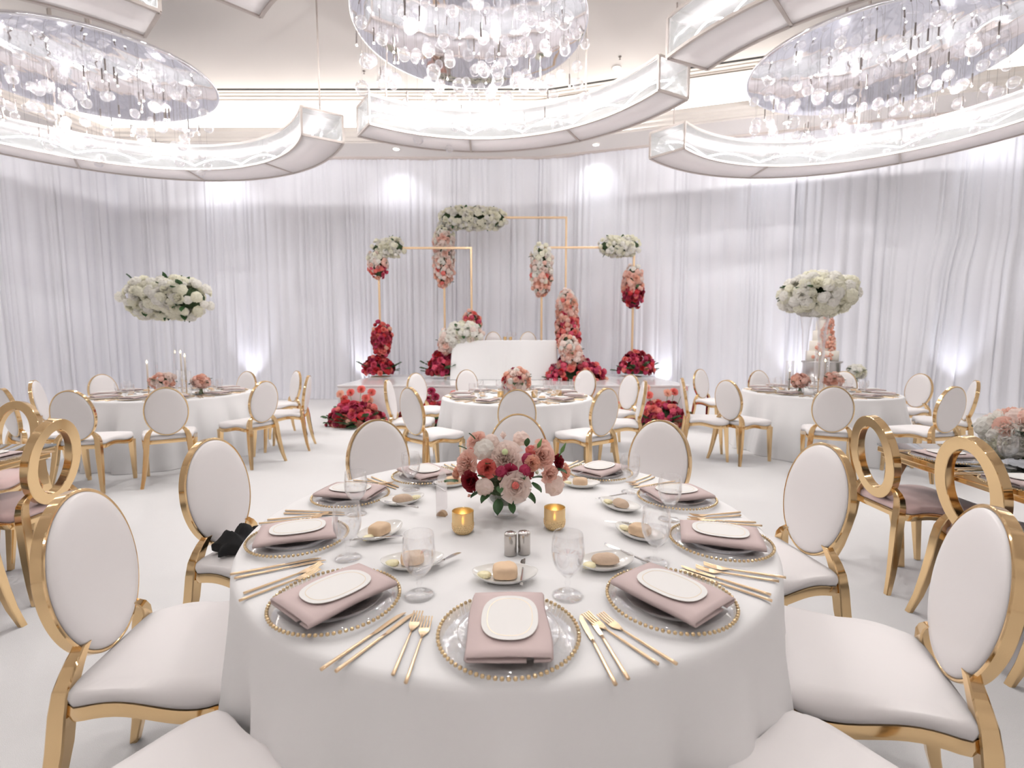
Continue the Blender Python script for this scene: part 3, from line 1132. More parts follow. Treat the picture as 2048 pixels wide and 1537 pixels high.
def lump(ax, ay, h, e, seed, m, name, rough=.03):
    rnd = random.Random(seed)
    V, Fs = ball(1, 4)
    ph = [rnd.uniform(0, 6) for _ in range(6)]
    out = []
    for x, y, z in V:
        r = (abs(x) ** e + abs(y) ** e + abs(z) ** e) ** (-1 / e)
        r *= 1 + rough * (sin(5 * x + ph[0]) * sin(4 * y + ph[1]) + .5 * sin(11 * x + ph[2]) * sin(9 * z + ph[3]))
        zz = z * r
        zz = zz if zz > 0 else zz * .45
        out.append((x * r * ax, y * r * ay, (zz + .45) / 1.45 * h))
    return M1(name, (out, Fs), m)


ROLLS = [lump(.034, .030, .034, 4.5, 1, BREAD, 'ciabatta'), lump(.041, .026, .030, 2.2, 2, RYE, 'seeded_roll'), lump(.034, .029, .032, 3.5, 3, BREAD, 'ciabatta')]
bt = []
for s, z in ((1, 0), (1.0, .005), (.9, .009), (.5, .0105), (.02, .0105)):
    bt.append([(.019 * s * (1 + .06 * cos(12 * 2 * pi * j / 48)) * cos(2 * pi * j / 48), .015 * s * (1 + .06 * cos(12 * 2 * pi * j / 48)) * sin(2 * pi * j / 48), z) for j in range(48)])
PAT = M1('butter_pat', loft(bt), BUTTER)

SEATS10 = ['nearest seat', 'front-left seat', 'near left seat', 'far left seat', 'back-left seat', 'farthest seat', 'back-right seat', 'far right seat', 'near right seat', 'front-right seat']


def frame_at(c, toward):
    d = Vector((toward[0] - c[0], toward[1] - c[1])).normalized()
    return atan2(d.y, d.x) - pi / 2


def loc2(c, rz, u, v, z):
    return (c[0] + u * cos(rz) - v * sin(rz), c[1] + u * sin(rz) + v * cos(rz), z)


def one(name, me, label, cat, group, loc, rz, tilt=None):
    o = O(name, me, None, loc=loc, rot=(0, 0, rz) if tilt is None else (tilt[0], tilt[1], rz))
    return tag(o, label, cat, group)


def setting(c, ctr, tname, seat, turn=0., full=True, idx=0, zt=TOPZ, cutlery=True, mirror=False):
    """charger, napkin, card, forks and knives before one seat"""
    rz = frame_at(c, ctr) + rad(turn)
    w = f'at the {seat} of {tname}'
    g = ' on ' + tname
    z = zt + .001
    spawn(CHARGER, 'charger_plate', 'glass charger with gold beaded rim ' + w, 'plate', 'beaded chargers' + g, (c[0], c[1], z), rz, .945)
    o = one('napkin', NAPK[idx % 3], 'folded blush linen napkin ' + w, 'napkin', 'blush napkins' + g, (c[0], c[1], z + .0205), rz)
    solid(o, .0042)
    spawn(MENU, 'menu_card', 'white menu card with gold line ' + w, 'card', 'menu cards' + g, (*loc2(c, rz, 0.003, .0, 0)[:2], z + .0475), rz + rad((idx * 7) % 5 - 2))
    if not cutlery:
        return rz
    for k, (u, v, nm) in enumerate(((-.222, -.012, 'outer'), (-.194, -.035, 'inner'))):
        one('fork', FORK, f'{nm} gold fork ' + w, 'fork', 'gold forks' + g, loc2(c, rz, u, v, z), rz + rad(-3 + k))
    for k, (u, v, nm) in enumerate(((.188, -.04, 'inner'), (.212, -.025, 'outer'))):
        one('knife', KNIFE, f'{nm} gold knife ' + w, 'knife', 'gold knives' + g, loc2(c, rz, u, v, z), rz + rad(8 + 2 * k))
    return rz


NT = 'the near table'
CHG = [(1017, 1262), (672, 1197), (597, 1073), (702, 990), (850, 950), None, (1200, 944), (1353, 994), (1440, 1080), (1340, 1195)]
GLS = [(1135, 1192), (839, 1192), (696, 1117), (713, 1029), (822, 980), None, None, (1260, 985), (1338, 1040), (1310, 1127)]
BRD = [((1010, 1157), 0, 0), ((825, 1130), 10, 2), ((761, 1070), 60, 0), ((805, 1005), -150, 1), ((905, 970), -150, 0), None, ((1160, 972), -12, 2), ((1240, 1016), -50, 1), ((1278, 1072), -50, 0), ((1212, 1131), 22, 1)]
BKN = [((1044, 1152), (1047, 1122)), ((858, 1136), (908, 1113)), ((712, 1081), (806, 1074)), ((835, 1017), (762, 1003)), ((890, 984), (863, 965)), None, None, ((1257, 988), (1180, 1001)), ((1275, 1049), (1218, 1045)), ((1285, 1122), (1210, 1090))]
for i in range(10):
    s = SEATS10[i]
    a = -pi / 2 - i * 2 * pi / 10
    c = ray(*CHG[i], TOPZ + .015) if CHG[i] else Vector((T0[0] + .70 * cos(a), T0[1] + .70 * sin(a), 0))
    rz = setting((c.x, c.y), T0, NT, s, turn=(0, -4, 0, 4, 0, 0, -4, 0, 3, 4)[i], idx=i)
    w = f'at the {s} of {NT}'
    if GLS[i]:
        q = ray(*GLS[i], TOPZ)
    else:
        q = Vector(loc2((c.x, c.y), rz, .19, .20, 0))
    spawn(GOBLET, 'water_goblet', 'clear stemmed water goblet ' + w, 'glass', 'water goblets on ' + NT, (q.x, q.y, TOPZ + .001), i)
    if BRD[i]:
        q, ang, kind = ray(*BRD[i][0], TOPZ + .005), BRD[i][1], BRD[i][2]
        br = rad(ang)
    else:
        q, br, kind = Vector(loc2((c.x, c.y), rz, 0, .25, 0)), pi, 0
    one('bread_dish', DISH, 'white oval boat dish for bread ' + w, 'dish', 'bread dishes on ' + NT, (q.x, q.y, TOPZ + .001), br)
    one('bread_roll', ROLLS[kind], ('seeded brown bread roll ' if kind == 1 else 'pale floury bread roll ') + w, 'bread', 'bread rolls on ' + NT, loc2(q, br, .0, .004, TOPZ + .009), br + rad(-20 if kind == 1 else 4))
    one('butter_pat', PAT, 'pale yellow butter pat ' + w, 'butter', 'butter pats on ' + NT, loc2(q, br, -.058, -.002, TOPZ + .012), br)
    if BKN[i]:
        k0, k1 = ray(*BKN[i][0], TOPZ + .02), ray(*BKN[i][1], TOPZ + .02)
        m_ = (k0 + k1) / 2
        o = one('butter_knife', BKNIFE, 'small silver butter knife ' + w, 'knife', 'butter knives on ' + NT, (m_.x, m_.y, TOPZ + (.0185 if i else .012)), atan2(k1.y - k0.y, k1.x - k0.x) - pi / 2)
        if i in (1, 2, 3, 9):
            o.scale = (1.1,) * 3

# other tables: the same things, smaller in view
FAR_SEATS = [(k, SEATS10[k]) for k in range(10)]
def far_table(ctr, tname, rot, seed, skip=(), extra=True):
    rnd = random.Random(seed)
    for k, s in FAR_SEATS:
        if k in skip:
            continue
        a = -pi / 2 - k * 2 * pi / 10 + rad(rot)
        c = (ctr[0] + .70 * cos(a), ctr[1] + .70 * sin(a))
        rz = setting(c, ctr, tname, s, turn=rnd.uniform(-4, 4), idx=k + seed)
        w = f'at the {s} of {tname}'
        q = loc2(c, rz, .17, .19, TOPZ + .001)
        spawn(GOBLET, 'water_goblet', 'clear stemmed water goblet ' + w, 'glass', 'water goblets on ' + tname, q, k)
        q = loc2(c, rz, -.03, .25, TOPZ + .001)
        one('bread_dish', DISH, 'white oval boat dish for bread ' + w, 'dish', 'bread dishes on ' + tname, q, rz)
        one('bread_roll', ROLLS[k % 3], 'small bread roll ' + w, 'bread', 'bread rolls on ' + tname, (q[0], q[1], TOPZ + .009), rz)


far_table(T1, 'the middle table', 8, 2)
far_table(TL, 'the left round table', 4, 4)
far_table(TR, 'the right round table', 14, 6)

# ------------------------------------------------------------------ flowers
def petal(layer_r, hgt, wid, ang, curl, z0=-.45, nu=3, nv=3, roll=0.):
    V, Fs = [], []
    for j in range(nv + 1):
        v = j / nv
        for i in range(nu + 1):
            u = 2 * i / nu - 1
            r = .10 + (layer_r - .10) * v ** .75
            edge = 1 - .28 * u * u * v
            z = z0 + hgt * v * edge - curl * max(0, v - .6) * 1.6
            r2 = r + curl * max(0, v - .6) * .9 + .06 * u * u * v
            a = ang + u * wid * (.55 + .6 * v * (1.35 - v))
            V.append((r2 * cos(a), r2 * sin(a), z))
    for j in range(nv):
        for i in range(nu):
            a = j * (nu + 1) + i
            Fs.append((a, a + 1, a + nu + 2, a + nu + 1))
    return V, Fs


def rose_mesh(layers, seed, nu=3, nv=3):
    rnd = random.Random(seed)
    b = MB()
    for k, (n, r, h, w, c) in enumerate(layers):
        a0 = rnd.uniform(0, 6)
        for i in range(n):
            b.add(*petal(r * rnd.uniform(.93, 1.07), h * rnd.uniform(.94, 1.05), w, a0 + 2 * pi * i / n + rnd.uniform(-.12, .12), c * rnd.uniform(.7, 1.3), nu=nu, nv=nv))
    b.add(*ball(.22, 1, (0, 0, -.38)))
    return b


R_LOW = [(2, .16, 1.0, 1.5, 0), (3, .34, .98, 1.0, .03), (5, .58, .92, .75, .12), (6, .82, .76, .62, .26), (7, 1.0, .52, .55, .34)]
R_HI = [(2, .10, 1.02, 1.6, 0), (3, .20, 1.04, 1.1, .0), (4, .32, 1.02, .9, .04), (5, .46, .97, .78, .10), (6, .62, .90, .66, .14), (7, .80, .80, .58, .18), (8, .96, .64, .5, .24)]
R_RAN = [(5, .12, .80, .7, 0), (7, .20, .84, .55, .0), (9, .30, .86, .45, .01), (10, .42, .86, .42, .03), (11, .54, .82, .40, .06), (11, .68, .72, .40, .10), (11, .84, .56, .38, .14), (10, 1.02, .34, .40, .18)]
R_BUD = [(3, .22, 1.25, 1.1, -.05), (4, .36, 1.1, .85, -.05), (4, .46, .8, .8, .05)]


def ruffle_mesh(seed, sub=3):
    rnd = random.Random(seed)
    V, Fs = ball(1, sub)
    out = []
    for x, y, z in V:
        k = .80 + .20 * rnd.random() + .06 * sin(9 * x + seed) * sin(8 * y) * sin(9 * z)
        out.append((x * k, y * k, z * k * .85))
    return MB().add(out, Fs, False)


_bl = {}
BUILD = {'rose': lambda: rose_mesh(R_LOW, 1), 'rose2': lambda: rose_mesh(R_LOW, 5), 'hirose': lambda: rose_mesh(R_HI, 3, 4, 5), 'ranunculus': lambda: rose_mesh(R_RAN, 4, 4, 4),
         'bud': lambda: rose_mesh(R_BUD, 7, 3, 4), 'ruffle': lambda: ruffle_mesh(2), 'ruffle2': lambda: ruffle_mesh(8)}


def bloom(kind, col):
    k = (kind, col)
    if k not in _bl:
        base = (kind, None)
        if base not in _bl:
            _bl[base] = BUILD[kind]().mesh(kind, None)
        me = _bl[base].copy()
        me.materials.append(PETAL[col])
        _bl[k] = me
    return _bl[k]


lf = MB()
n_ = 6
V, Fs = [], []
for i in range(n_ + 1):
    u = i / n_
    w = .30 * sin(pi * min(1, u * .92 + .06)) ** .8 if u < 1 else .005
    for q in (-1, 0, 1):
        V.append((q * w, u, .12 * abs(q) - .16 * u * u + .05 * u))
for i in range(n_):
    for q in range(2):
        a = i * 3 + q
        Fs.append((a, a + 1, a + 4, a + 3))
LEAF = MB().add(V, Fs).mesh('leaf', GREEN)
sp = MB()
sp.add(*tube([(0, 0, 0), (.02, .35, .05), (0, .7, 0), (.03, 1, -.1)], [.012, .01, .008, .004], 4))
rr = random.Random(3)
for i in range(14):
    u = .15 + .85 * i / 14
    s = 1 if i % 2 else -1
    M_ = Matrix.Translation((.01, u, .0)) @ Matrix.Rotation(-s * rr.uniform(.6, 1.2), 4, 'Z') @ Matrix.Rotation(rr.uniform(-.5, .5), 4, 'Y') @ Matrix.Scale(.26, 4)
    sp.add(V, Fs, True, M_)
SPRIG = sp.mesh('leafy_sprig', GREEN)


def aim(loc, d, s, spin=0.):
    d = Vector(d).normalized()
    return Matrix.Translation(loc) @ d.to_track_quat('Z', 'Y').to_matrix().to_4x4() @ Matrix.Rotation(spin, 4, 'Z') @ Matrix.Scale(s, 4)


def aimy(loc, d, s, up=(0, 0, 1)):
    d = Vector(d).normalized()
    x = d.cross(Vector(up))
    x = x.normalized() if x.length > 1e-4 else Vector((1, 0, 0))
    z = x.cross(d)
    R = Matrix((x, d, z)).transposed().to_4x4()
    return Matrix.Translation(loc) @ R @ Matrix.Scale(s, 4)


def pick(rnd, pal):
    t = sum(w for _, w in pal)
    x = rnd.uniform(0, t)
    for c, w in pal:
        x -= w
        if x <= 0:
            return c
    return pal[-1][0]


NAMES = {'rose': 'rose', 'rose2': 'rose', 'ruffle': 'carnation', 'ruffle2': 'hydrangea', 'hirose': 'rose', 'ranunculus': 'ranunculus', 'bud': 'rosebud'}


def lerp_path(P, t):
    L = [0]
    for a, b in zip(P, P[1:]):
        L.append(L[-1] + (Vector(b[:3]) - Vector(a[:3])).length)
    s = t * L[-1]
    for k in range(len(P) - 1):
        if s <= L[k + 1] or k == len(P) - 2:
            u = (s - L[k]) / (L[k + 1] - L[k])
            a, b = P[k], P[k + 1]
            d = (Vector(b[:3]) - Vector(a[:3])).normalized()
            return Vector(a[:3]).lerp(Vector(b[:3]), u), a[3] + (b[3] - a[3]) * u, d


def garland(label, path, pal, n, size, seed, group=None, kinds=('rose', 'rose2', 'ruffle'), leaves=0, sprigs=0, name='flower_garland', cat='flowers', core=True):
    """blooms packed round a path of (x, y, z, radius); pal(t) gives the weighted colours at t along it"""
    rnd = random.Random(seed)
    base = Vector(path[0][:3])
    t = thing(name, label, cat, group, base)
    if core:
        cp = [Vector(p[:3]) - base for p in path]
        rs = [max(.02, p[3] * .55) for p in path]
        d0, d1 = (cp[0] - cp[1]).normalized(), (cp[-1] - cp[-2]).normalized()
        cp = [cp[0] + d0 * rs[0] * .8] + cp + [cp[-1] + d1 * rs[-1] * .8]
        rs = [rs[0] * .3] + rs + [rs[-1] * .3]
        O('moss_core', M1('moss_core', tube([tuple(p) for p in cp], rs, 12), DGREEN), t)
    ga = pi * (3 - math.sqrt(5))
    n = min(int(n * 1.45), 290)
    for i in range(n):
        u = (i + .5) / n
        tt = u + rnd.uniform(-.5, .5) / n
        tt = min(max(tt, 0), 1)
        p, r, d = lerp_path(path, tt)
        e1 = d.orthogonal().normalized()
        e2 = d.cross(e1)
        ph = i * ga + rnd.uniform(-.35, .35)
        o = e1 * cos(ph) + e2 * sin(ph)
        endk = 0
        if u < .06:
            endk = -(1 - u / .06)
        elif u > .94:
            endk = (u - .94) / .06
        dirv = (o * (1 - .7 * abs(endk)) + d * endk).normalized()
        s = size * rnd.uniform(.8, 1.15)
        pos = p - base + o * r * (1 - .55 * abs(endk)) * rnd.uniform(.86, 1.05) + d * endk * r * .7
        k = rnd.choice(kinds)
        me = bloom(k, pick(rnd, pal(tt)))
        O(NAMES[k], me, t, M=aim(pos, dirv + Vector((rnd.uniform(-.2, .2), rnd.uniform(-.2, .2), rnd.uniform(-.2, .2))), s / 2, rnd.uniform(0, 6)))
    for i in range(leaves):
        tt = rnd.random()
        p, r, d = lerp_path(path, tt)
        e1 = d.orthogonal().normalized()
        e2 = d.cross(e1)
        ph = rnd.uniform(0, 2 * pi)
        o = e1 * cos(ph) + e2 * sin(ph)
        O('leaf', LEAF, t, M=aimy(p - base + o * r * .85, o + d * rnd.uniform(-1, 1), rnd.uniform(.7, 1.1) * size * .9))
    for i in range(sprigs):
        tt = rnd.random()
        p, r, d = lerp_path(path, tt)
        a = rnd.uniform(0, 2 * pi)
        o = Vector((cos(a), sin(a), rnd.uniform(-.05, .7)))
        O('leafy_sprig', SPRIG, t, M=aimy(p - base + o * r * .5, o, rnd.uniform(.22, .34)))
    return t


def mound(label, c, rx, ry, h, pal, n, size, seed, group=None, kinds=('rose', 'rose2', 'ruffle'), sprigs=10, spikes=0, leaves=0, full=False, name='flower_mound', parentthing=None, core=True, ck=.66):
    """a domed arrangement standing at c; full = a whole ball instead of a half one"""
    rnd = random.Random(seed)
    t = parentthing or thing(name, label, 'flowers', group, c)
    b0 = Vector(c) - t.location
    if core:
        V_, F_ = ball(1, 3)
        O('moss_core', M1('moss_core', ([(x * rx * ck, y * ry * ck, (z if full else max(z, -.02)) * h * ck) for x, y, z in V_], F_), DGREEN), t, loc=b0)
    ga = pi * (3 - math.sqrt(5))
    n = int(n * 1.3)
    for i in range(n):
        v = (i + .5) / n
        z = (1 - 2 * v) if full else (1 - v * .98)
        r = math.sqrt(max(0, 1 - z * z))
        a = i * ga + rnd.uniform(-.3, .3)
        o = Vector((r * cos(a), r * sin(a), z))
        k_ = rnd.uniform(.88, 1.06)
        pos = b0 + Vector((o.x * rx, o.y * ry, o.z * h)) * k_
        s = size * rnd.uniform(.75, 1.2)
        if not full:
            pos.z = max(pos.z, b0.z + s * .3)
        dr = Vector((o.x / rx, o.y / ry, o.z / h)).normalized()
        k = rnd.choice(kinds)
        O(NAMES[k], bloom(k, pick(rnd, pal(z))), t, M=aim(pos, dr + Vector((rnd.uniform(-.25, .25), rnd.uniform(-.25, .25), rnd.uniform(-.1, .3))), s / 2, rnd.uniform(0, 6)))
    for i in range(sprigs):
        a = rnd.uniform(0, 2 * pi)
        o = Vector((cos(a), sin(a), rnd.uniform(.03, .6)))
        O('leafy_sprig', SPRIG, t, M=aimy(b0 + Vector((o.x * rx * .6, o.y * ry * .6, .03 + o.z * h * .4)), o, rnd.uniform(.20, .32)))
    for i in range(leaves):
        a = rnd.uniform(0, 2 * pi)
        o = Vector((cos(a), sin(a), rnd.uniform(-.3, .5)))
        O('leaf', LEAF, t, M=aimy(b0 + Vector((o.x * rx * .8, o.y * ry * .8, o.z * h * .7)), o, rnd.uniform(.6, .9) * size))
    for i in range(spikes):
        a = rnd.uniform(0, 2 * pi)
        q = Vector((cos(a) * rx * rnd.uniform(.1, .8), sin(a) * ry * .5, 0))
        top = b0 + q + Vector((q.x * .3, 0, h * rnd.uniform(1.0, 1.55)))
        O('stem', M1('stem', tube([tuple(b0 + q * .5), tuple(top)], .004, 5), STEMG), t)
        O('rose', bloom('rose', pick(rnd, pal(2))), t, M=aim(top, (q.x, -.9, .5), size * .5))
    return t


CREAMS = [('cream', 5), ('white', 3)]
def grad(stops):
    def f(t):
        for (a, pa), (b, pb) in zip(stops, stops[1:]):
            if t <= b:
                u = (t - a) / max(b - a, 1e-6)
                return [(c, w * (1 - u)) for c, w in pa] + [(c, w * u) for c, w in pb]
        return stops[-1][1]
    return f


PALE = [('ivory', 5), ('blush', 3), ('white', 2)]
ROSY = [('blush', 4), ('peach', 3), ('coral', 1)]
HOT = [('pink', 3), ('coral', 3), ('peach', 1)]
REDS = [('red', 4), ('burgundy', 3), ('pink', 2), ('magenta', 2), ('coral', 1)]
BERRY = [('magenta', 4), ('pink', 3), ('burgundy', 2), ('coral', 2), ('red', 1)]

# gold frames on the stage
def frame(label, xl, xr, ztop, y, w=.042):
    t = thing('flower_stand', label, 'stand', 'gold rectangular flower stands', (xl, y, SZ))
    h = ztop - SZ
    m = M1('post', box(0, 0, h / 2, w, w, h, .004, 1), FRAMEGOLD, False)
    O('post', m, t)
    O('post', m, t, loc=(xr - xl, 0, 0))
    O('top_bar', M1('top_bar', box((xr - xl) / 2, 0, h + w / 2 - .005, xr - xl + w, w, w, .004, 1), FRAMEGOLD, False), t)
    base = M1('base_plate', box(0, 0, .006, .34, .4, .012, .003, 1), FRAMEGOLD, False)
    O('base_plate', base, t)
    O('base_plate', base, t, loc=(xr - xl, 0, 0))


YA, YB = 10.55, 10.9
def A(x, y, Y):
    return at(x, y, Y)


frame('thin gold frame at the left of the stage', A(759, 600, YA).x, A(943, 600, YA).x, A(850, 498, YA).z, YA)
frame('tall thin gold frame in the middle of the stage', A(889, 600, YB).x, A(1131, 600, YB).x, A(1000, 437, YB).z, YB)
frame('thin gold frame at the right of the stage', A(1083, 600, YA).x, A(1266, 600, YA).x, A(1180, 497, YA).z, YA)


def gpath(pts, Y):
    out = []
    for x, y, rpx in pts:
        p = A(x, y, Y)
        out.append((p.x, p.y, p.z, rpx / FPX * Y))
    return out


GG = 'flower garlands on the gold frames'
garland('cream flower garland along the top corner of the left gold frame', gpath([(755, 497, 17), (775, 495, 17), (797, 495, 18)], YA), lambda t: CREAMS, 62, .115, 31, GG, leaves=8)
garland('garland fading from cream to coral down the left post of the left frame', gpath([(754, 508, 19), (756, 530, 19), (758, 548, 15)], YA), grad([(0, CREAMS), (.45, PALE), (1, HOT)]), 66, .11, 32, GG)
garland('red and coral flower column low on the left post of the left frame', gpath([(763, 655, 17), (763, 680, 20), (764, 708, 13)], YA), grad([(0, HOT + REDS), (.4, REDS), (1, HOT)]), 84, .11, 33, GG, leaves=8)
mound('dark red flower mound at the foot of the left gold frame', A(758, 748, YA) * 1, .34, .30, .40, lambda z: REDS, 62, .12, 34, 'flower mounds on the stage', sprigs=14)
garland('long cream flower garland along the top of the tall middle frame', gpath([(893, 437, 20), (930, 437, 20), (965, 438, 21), (1000, 438, 19)], YB), lambda t: CREAMS, 170, .12, 35, GG, kinds=('rose', 'ruffle', 'ruffle2'), leaves=16)
garland('long blush garland down the left post of the tall middle frame', gpath([(888, 462, 20), (888, 500, 20), (888, 545, 19), (889, 565, 14)], YB), grad([(0, CREAMS), (.2, PALE), (.75, PALE), (1, PALE + ROSY)]), 160, .115, 36, GG, leaves=10)
garland('coral flower cluster low on the right post of the left frame', gpath([(943, 632, 16), (943, 652, 18), (943, 670, 17)], YA), lambda t: HOT + ROSY + [('magenta', 2)], 66, .11, 37, GG, leaves=6)
garland('cream to blush garland at the left corner of the right frame', gpath([(1083, 503, 20), (1083, 545, 21), (1083, 582, 16)], YA), grad([(0, CREAMS), (.45, CREAMS + PALE), (.8, PALE + ROSY), (1, ROSY)]), 135, .115, 38, GG, leaves=10)
garland('cream flower cloud at the right corner of the right frame', gpath([(1210, 492, 18), (1240, 493, 19), (1268, 492, 19)], YA), lambda t: CREAMS, 100, .115, 39, GG, kinds=('rose', 'ruffle'), leaves=8)
garland('peach to magenta garland on the right post of the right frame', gpath([(1266, 543, 18), (1266, 575, 21), (1267, 605, 17)], YA), grad([(0, ROSY + PALE), (.5, ROSY), (.8, HOT + BERRY), (1, BERRY)]), 105, .115, 40, GG, leaves=8)
mound('berry red flower mound at the foot of the right gold frame', A(1272, 747, YA), .40, .32, .50, lambda z: BERRY + REDS, 74, .125, 41, 'flower mounds on the stage', sprigs=14)
garland('tall blush to red flower column on the right post of the middle frame', gpath([(1133, 592, 18), (1134, 620, 20), (1135, 650, 22), (1137, 690, 24)], YB - .35), grad([(0, PALE), (.35, ROSY), (.6, HOT + ROSY), (1, HOT + BERRY)]), 175, .12, 42, GG, leaves=14)
mound('large berry flower mound spilling at the right of the sweetheart table', A(1146, 770, 9.75), .66, .50, .58, lambda z: (BERRY + HOT if z < .75 else BERRY + ROSY + PALE), 150, .13, 43, 'flower mounds on the stage', sprigs=14)
garland('ivory and blush roses over the large berry mound', gpath([(1134, 682, 18), (1140, 702, 20), (1150, 722, 18)], 9.55), lambda t: PALE + ROSY + [('white', 2)], 64, .13, 44, GG, leaves=8)
garland('cream flower garland draped over the left end of the sweetheart table', gpath([(955, 672, 17), (930, 664, 20), (905, 672, 22), (890, 695, 17)], 9.75), grad([(0, [('ivory', 3), ('white', 3)]), (.3, CREAMS + [('white', 4)]), (.8, [('white', 4), ('ivory', 2)]), (1, PALE)]), 130, .135, 45, 'flowers on the sweetheart table', leaves=18)
mound('dark red flower mound at the left foot of the sweetheart table', A(886, 750, 9.95), .30, .34, .52, lambda z: BERRY + REDS + [('ivory', 1)], 62, .13, 46, 'flower mounds on the stage', sprigs=10)
GF = 'flower mounds on the floor before the stage'
mound('coral and red flower mound on the floor at the left stage corner', (-2.66, 8.12, 0), .48, .22, .42, lambda z: ([('coral', 5), ('peach', 2)] if z > 1.5 else HOT + BERRY + [('red', 1), ('coral', 3)]), 84, .125, 47, GF, sprigs=22, spikes=7)
mound('coral and berry flower mound on the floor at the right stage corner', (2.54, 8.12, 0), .44, .22, .44, lambda z: ([('coral', 5), ('peach', 2)] if z > 1.5 else HOT + BERRY + [('coral', 3)]), 84, .125, 48, GF, sprigs=22, spikes=7)
mound('red and purple flower mound before the stage, between chairs on the left', (-1.45, 8.12, 0), .50, .2, .45, lambda z: ([('magenta', 3), ('coral', 2)] if z > 1.5 else REDS + BERRY), 74, .125, 49, GF, sprigs=16, spikes=6)
mound('coral flower mound before the stage, between chairs on the right', (1.72, 8.12, 0), .36, .2, .40, lambda z: HOT, 54, .125, 50, GF, sprigs=10, spikes=5)

# ------------------------------------------------------------------ centrepiece of the near table
cb = ray(1012, 1030, TOPZ)
t = thing('flower_centrepiece', 'footed glass bowl of blush, coral and red roses on the near table', 'flowers', None, (cb.x, cb.y, TOPZ + .001))
O('glass_bowl', M1('glass_bowl', lathe([(.001, 0), (.048, 0), (.050, .003), (.042, .008), (.026, .014), (.022, .022), (.028, .028), (.052, .040), (.070, .058), (.078, .082), (.076, .100), (.074, .100), (.075, .082), (.067, .060), (.05, .044), (.001, .034)], 40, True, False), CLEAR), t)
O('moss_core', M1('moss', lathe([(.001, .045), (.045, .048), (.062, .062), (.070, .085), (.085, .115), (.08, .15), (.001, .17)], 20), DGREEN), t)
def Cp(px, py, dy):
    q = at(1012 + (px - 1012) * 1.1, py, cb.y + dy)
    return Vector((q.x - cb.x, q.y - cb.y, q.z - TOPZ))
NEAR = [  # pixel, depth offset, kind, colour, radius, facing
    (1010, 913, -.06, 'ranunculus', 'ivory', .054, (0, -1, .75)), (1030, 975, -.125, 'hirose', 'ivory', .047, (.1, -1, .15)), (1078, 913, -.05, 'hirose', 'blush', .041, (.35, -1, .4)),
    (937, 928, -.05, 'ranunculus', 'blush', .042, (-.8, -.8, .3)), (977, 938, -.10, 'hirose', 'coral', .030, (-.1, -1, .3)), (947, 965, -.09, 'hirose', 'burgundy', .033, (-.5, -1, 0)),
    (973, 975, -.11, 'ruffle', 'ivory', .036, (-.3, -1, -.1)), (1060, 928, -.09, 'hirose', 'peach', .025, (.2, -1, .1)), (1092, 950, -.08, 'hirose', 'blush', .030, (.6, -1, -.1)),
    (1100, 972, -.05, 'ruffle', 'ivory', .042, (.7, -.8, -.3)), (957, 880, .0, 'hirose', 'blush', .034, (-.5, -.5, .8)), (1007, 873, .0, 'bud', 'ivory', .020, (0, -.4, 1)),
    (1040, 878, .03, 'ruffle', 'ivory', .034, (.2, -.3, 1)), (1080, 890, .0, 'hirose', 'blush', .028, (.4, -.3, .9)), (972, 900, -.03, 'ruffle', 'white', .044, (-.5, -.8, .6)), (985, 885, -.01, 'ruffle2', 'ivory', .034, (-.3, -.5, .9)),
    (1003, 944, -.11, 'ruffle', 'magenta', .022, (0, -1, 0)), (1020, 945, -.11, 'rose', 'magenta', .022, (0, -1, .1)), (1046, 942, -.10, 'ruffle', 'magenta', .024, (.2, -1, 0)),
    (1052, 920, -.07, 'ruffle', 'magenta', .026, (.2, -1, .3)), (1108, 925, -.04, 'hirose', 'burgundy', .026, (.8, -.6, .2)), (1120, 945, -.02, 'hirose', 'peach', .028, (1, -.4, 0)), (1058, 903, -.04, 'ruffle', 'coral', .024, (.2, -.8, .6)),
    (922, 950, -.02, 'hirose', 'peach', .024, (-1, -.3, -.1)), (1000, 958, -.12, 'bud', 'blush', .012, (0, -1, 0)), (1068, 946, -.11, 'bud', 'cream', .012, (.3, -1, 0)), (946, 992, -.08, 'bud', 'blush', .011, (-.6, -1, -.2)),
    (955, 905, .08, 'hirose', 'coral', .034, (-.6, .6, .6)), (1015, 900, .10, 'hirose', 'ivory', .04, (0, .8, .6)), (1075, 915, .09, 'hirose', 'blush', .036, (.6, .7, .4)), (985, 945, .13, 'hirose', 'peach', .035, (-.3, 1, .1)), (1045, 945, .13, 'hirose', 'burgundy', .034, (.3, 1, .1)),
]
for px, py, dy, kind, col, r, d in NEAR:
    o = O(NAMES[kind], bloom(kind, col), t, M=aim(Cp(px, py, dy), d, r * (1.02 if kind.startswith('ruff') else 1.18), px * .1))
q = Cp(1010, 905, -.085)
O('flower_heart', M1('flower_heart', ball(.012, 2), PETAL['centre']), t, loc=q)
q = Cp(1029, 972, -.150)
O('flower_heart', bloom('ruffle', 'coral'), t, M=aim(q, (.1, -1, .15), .014))
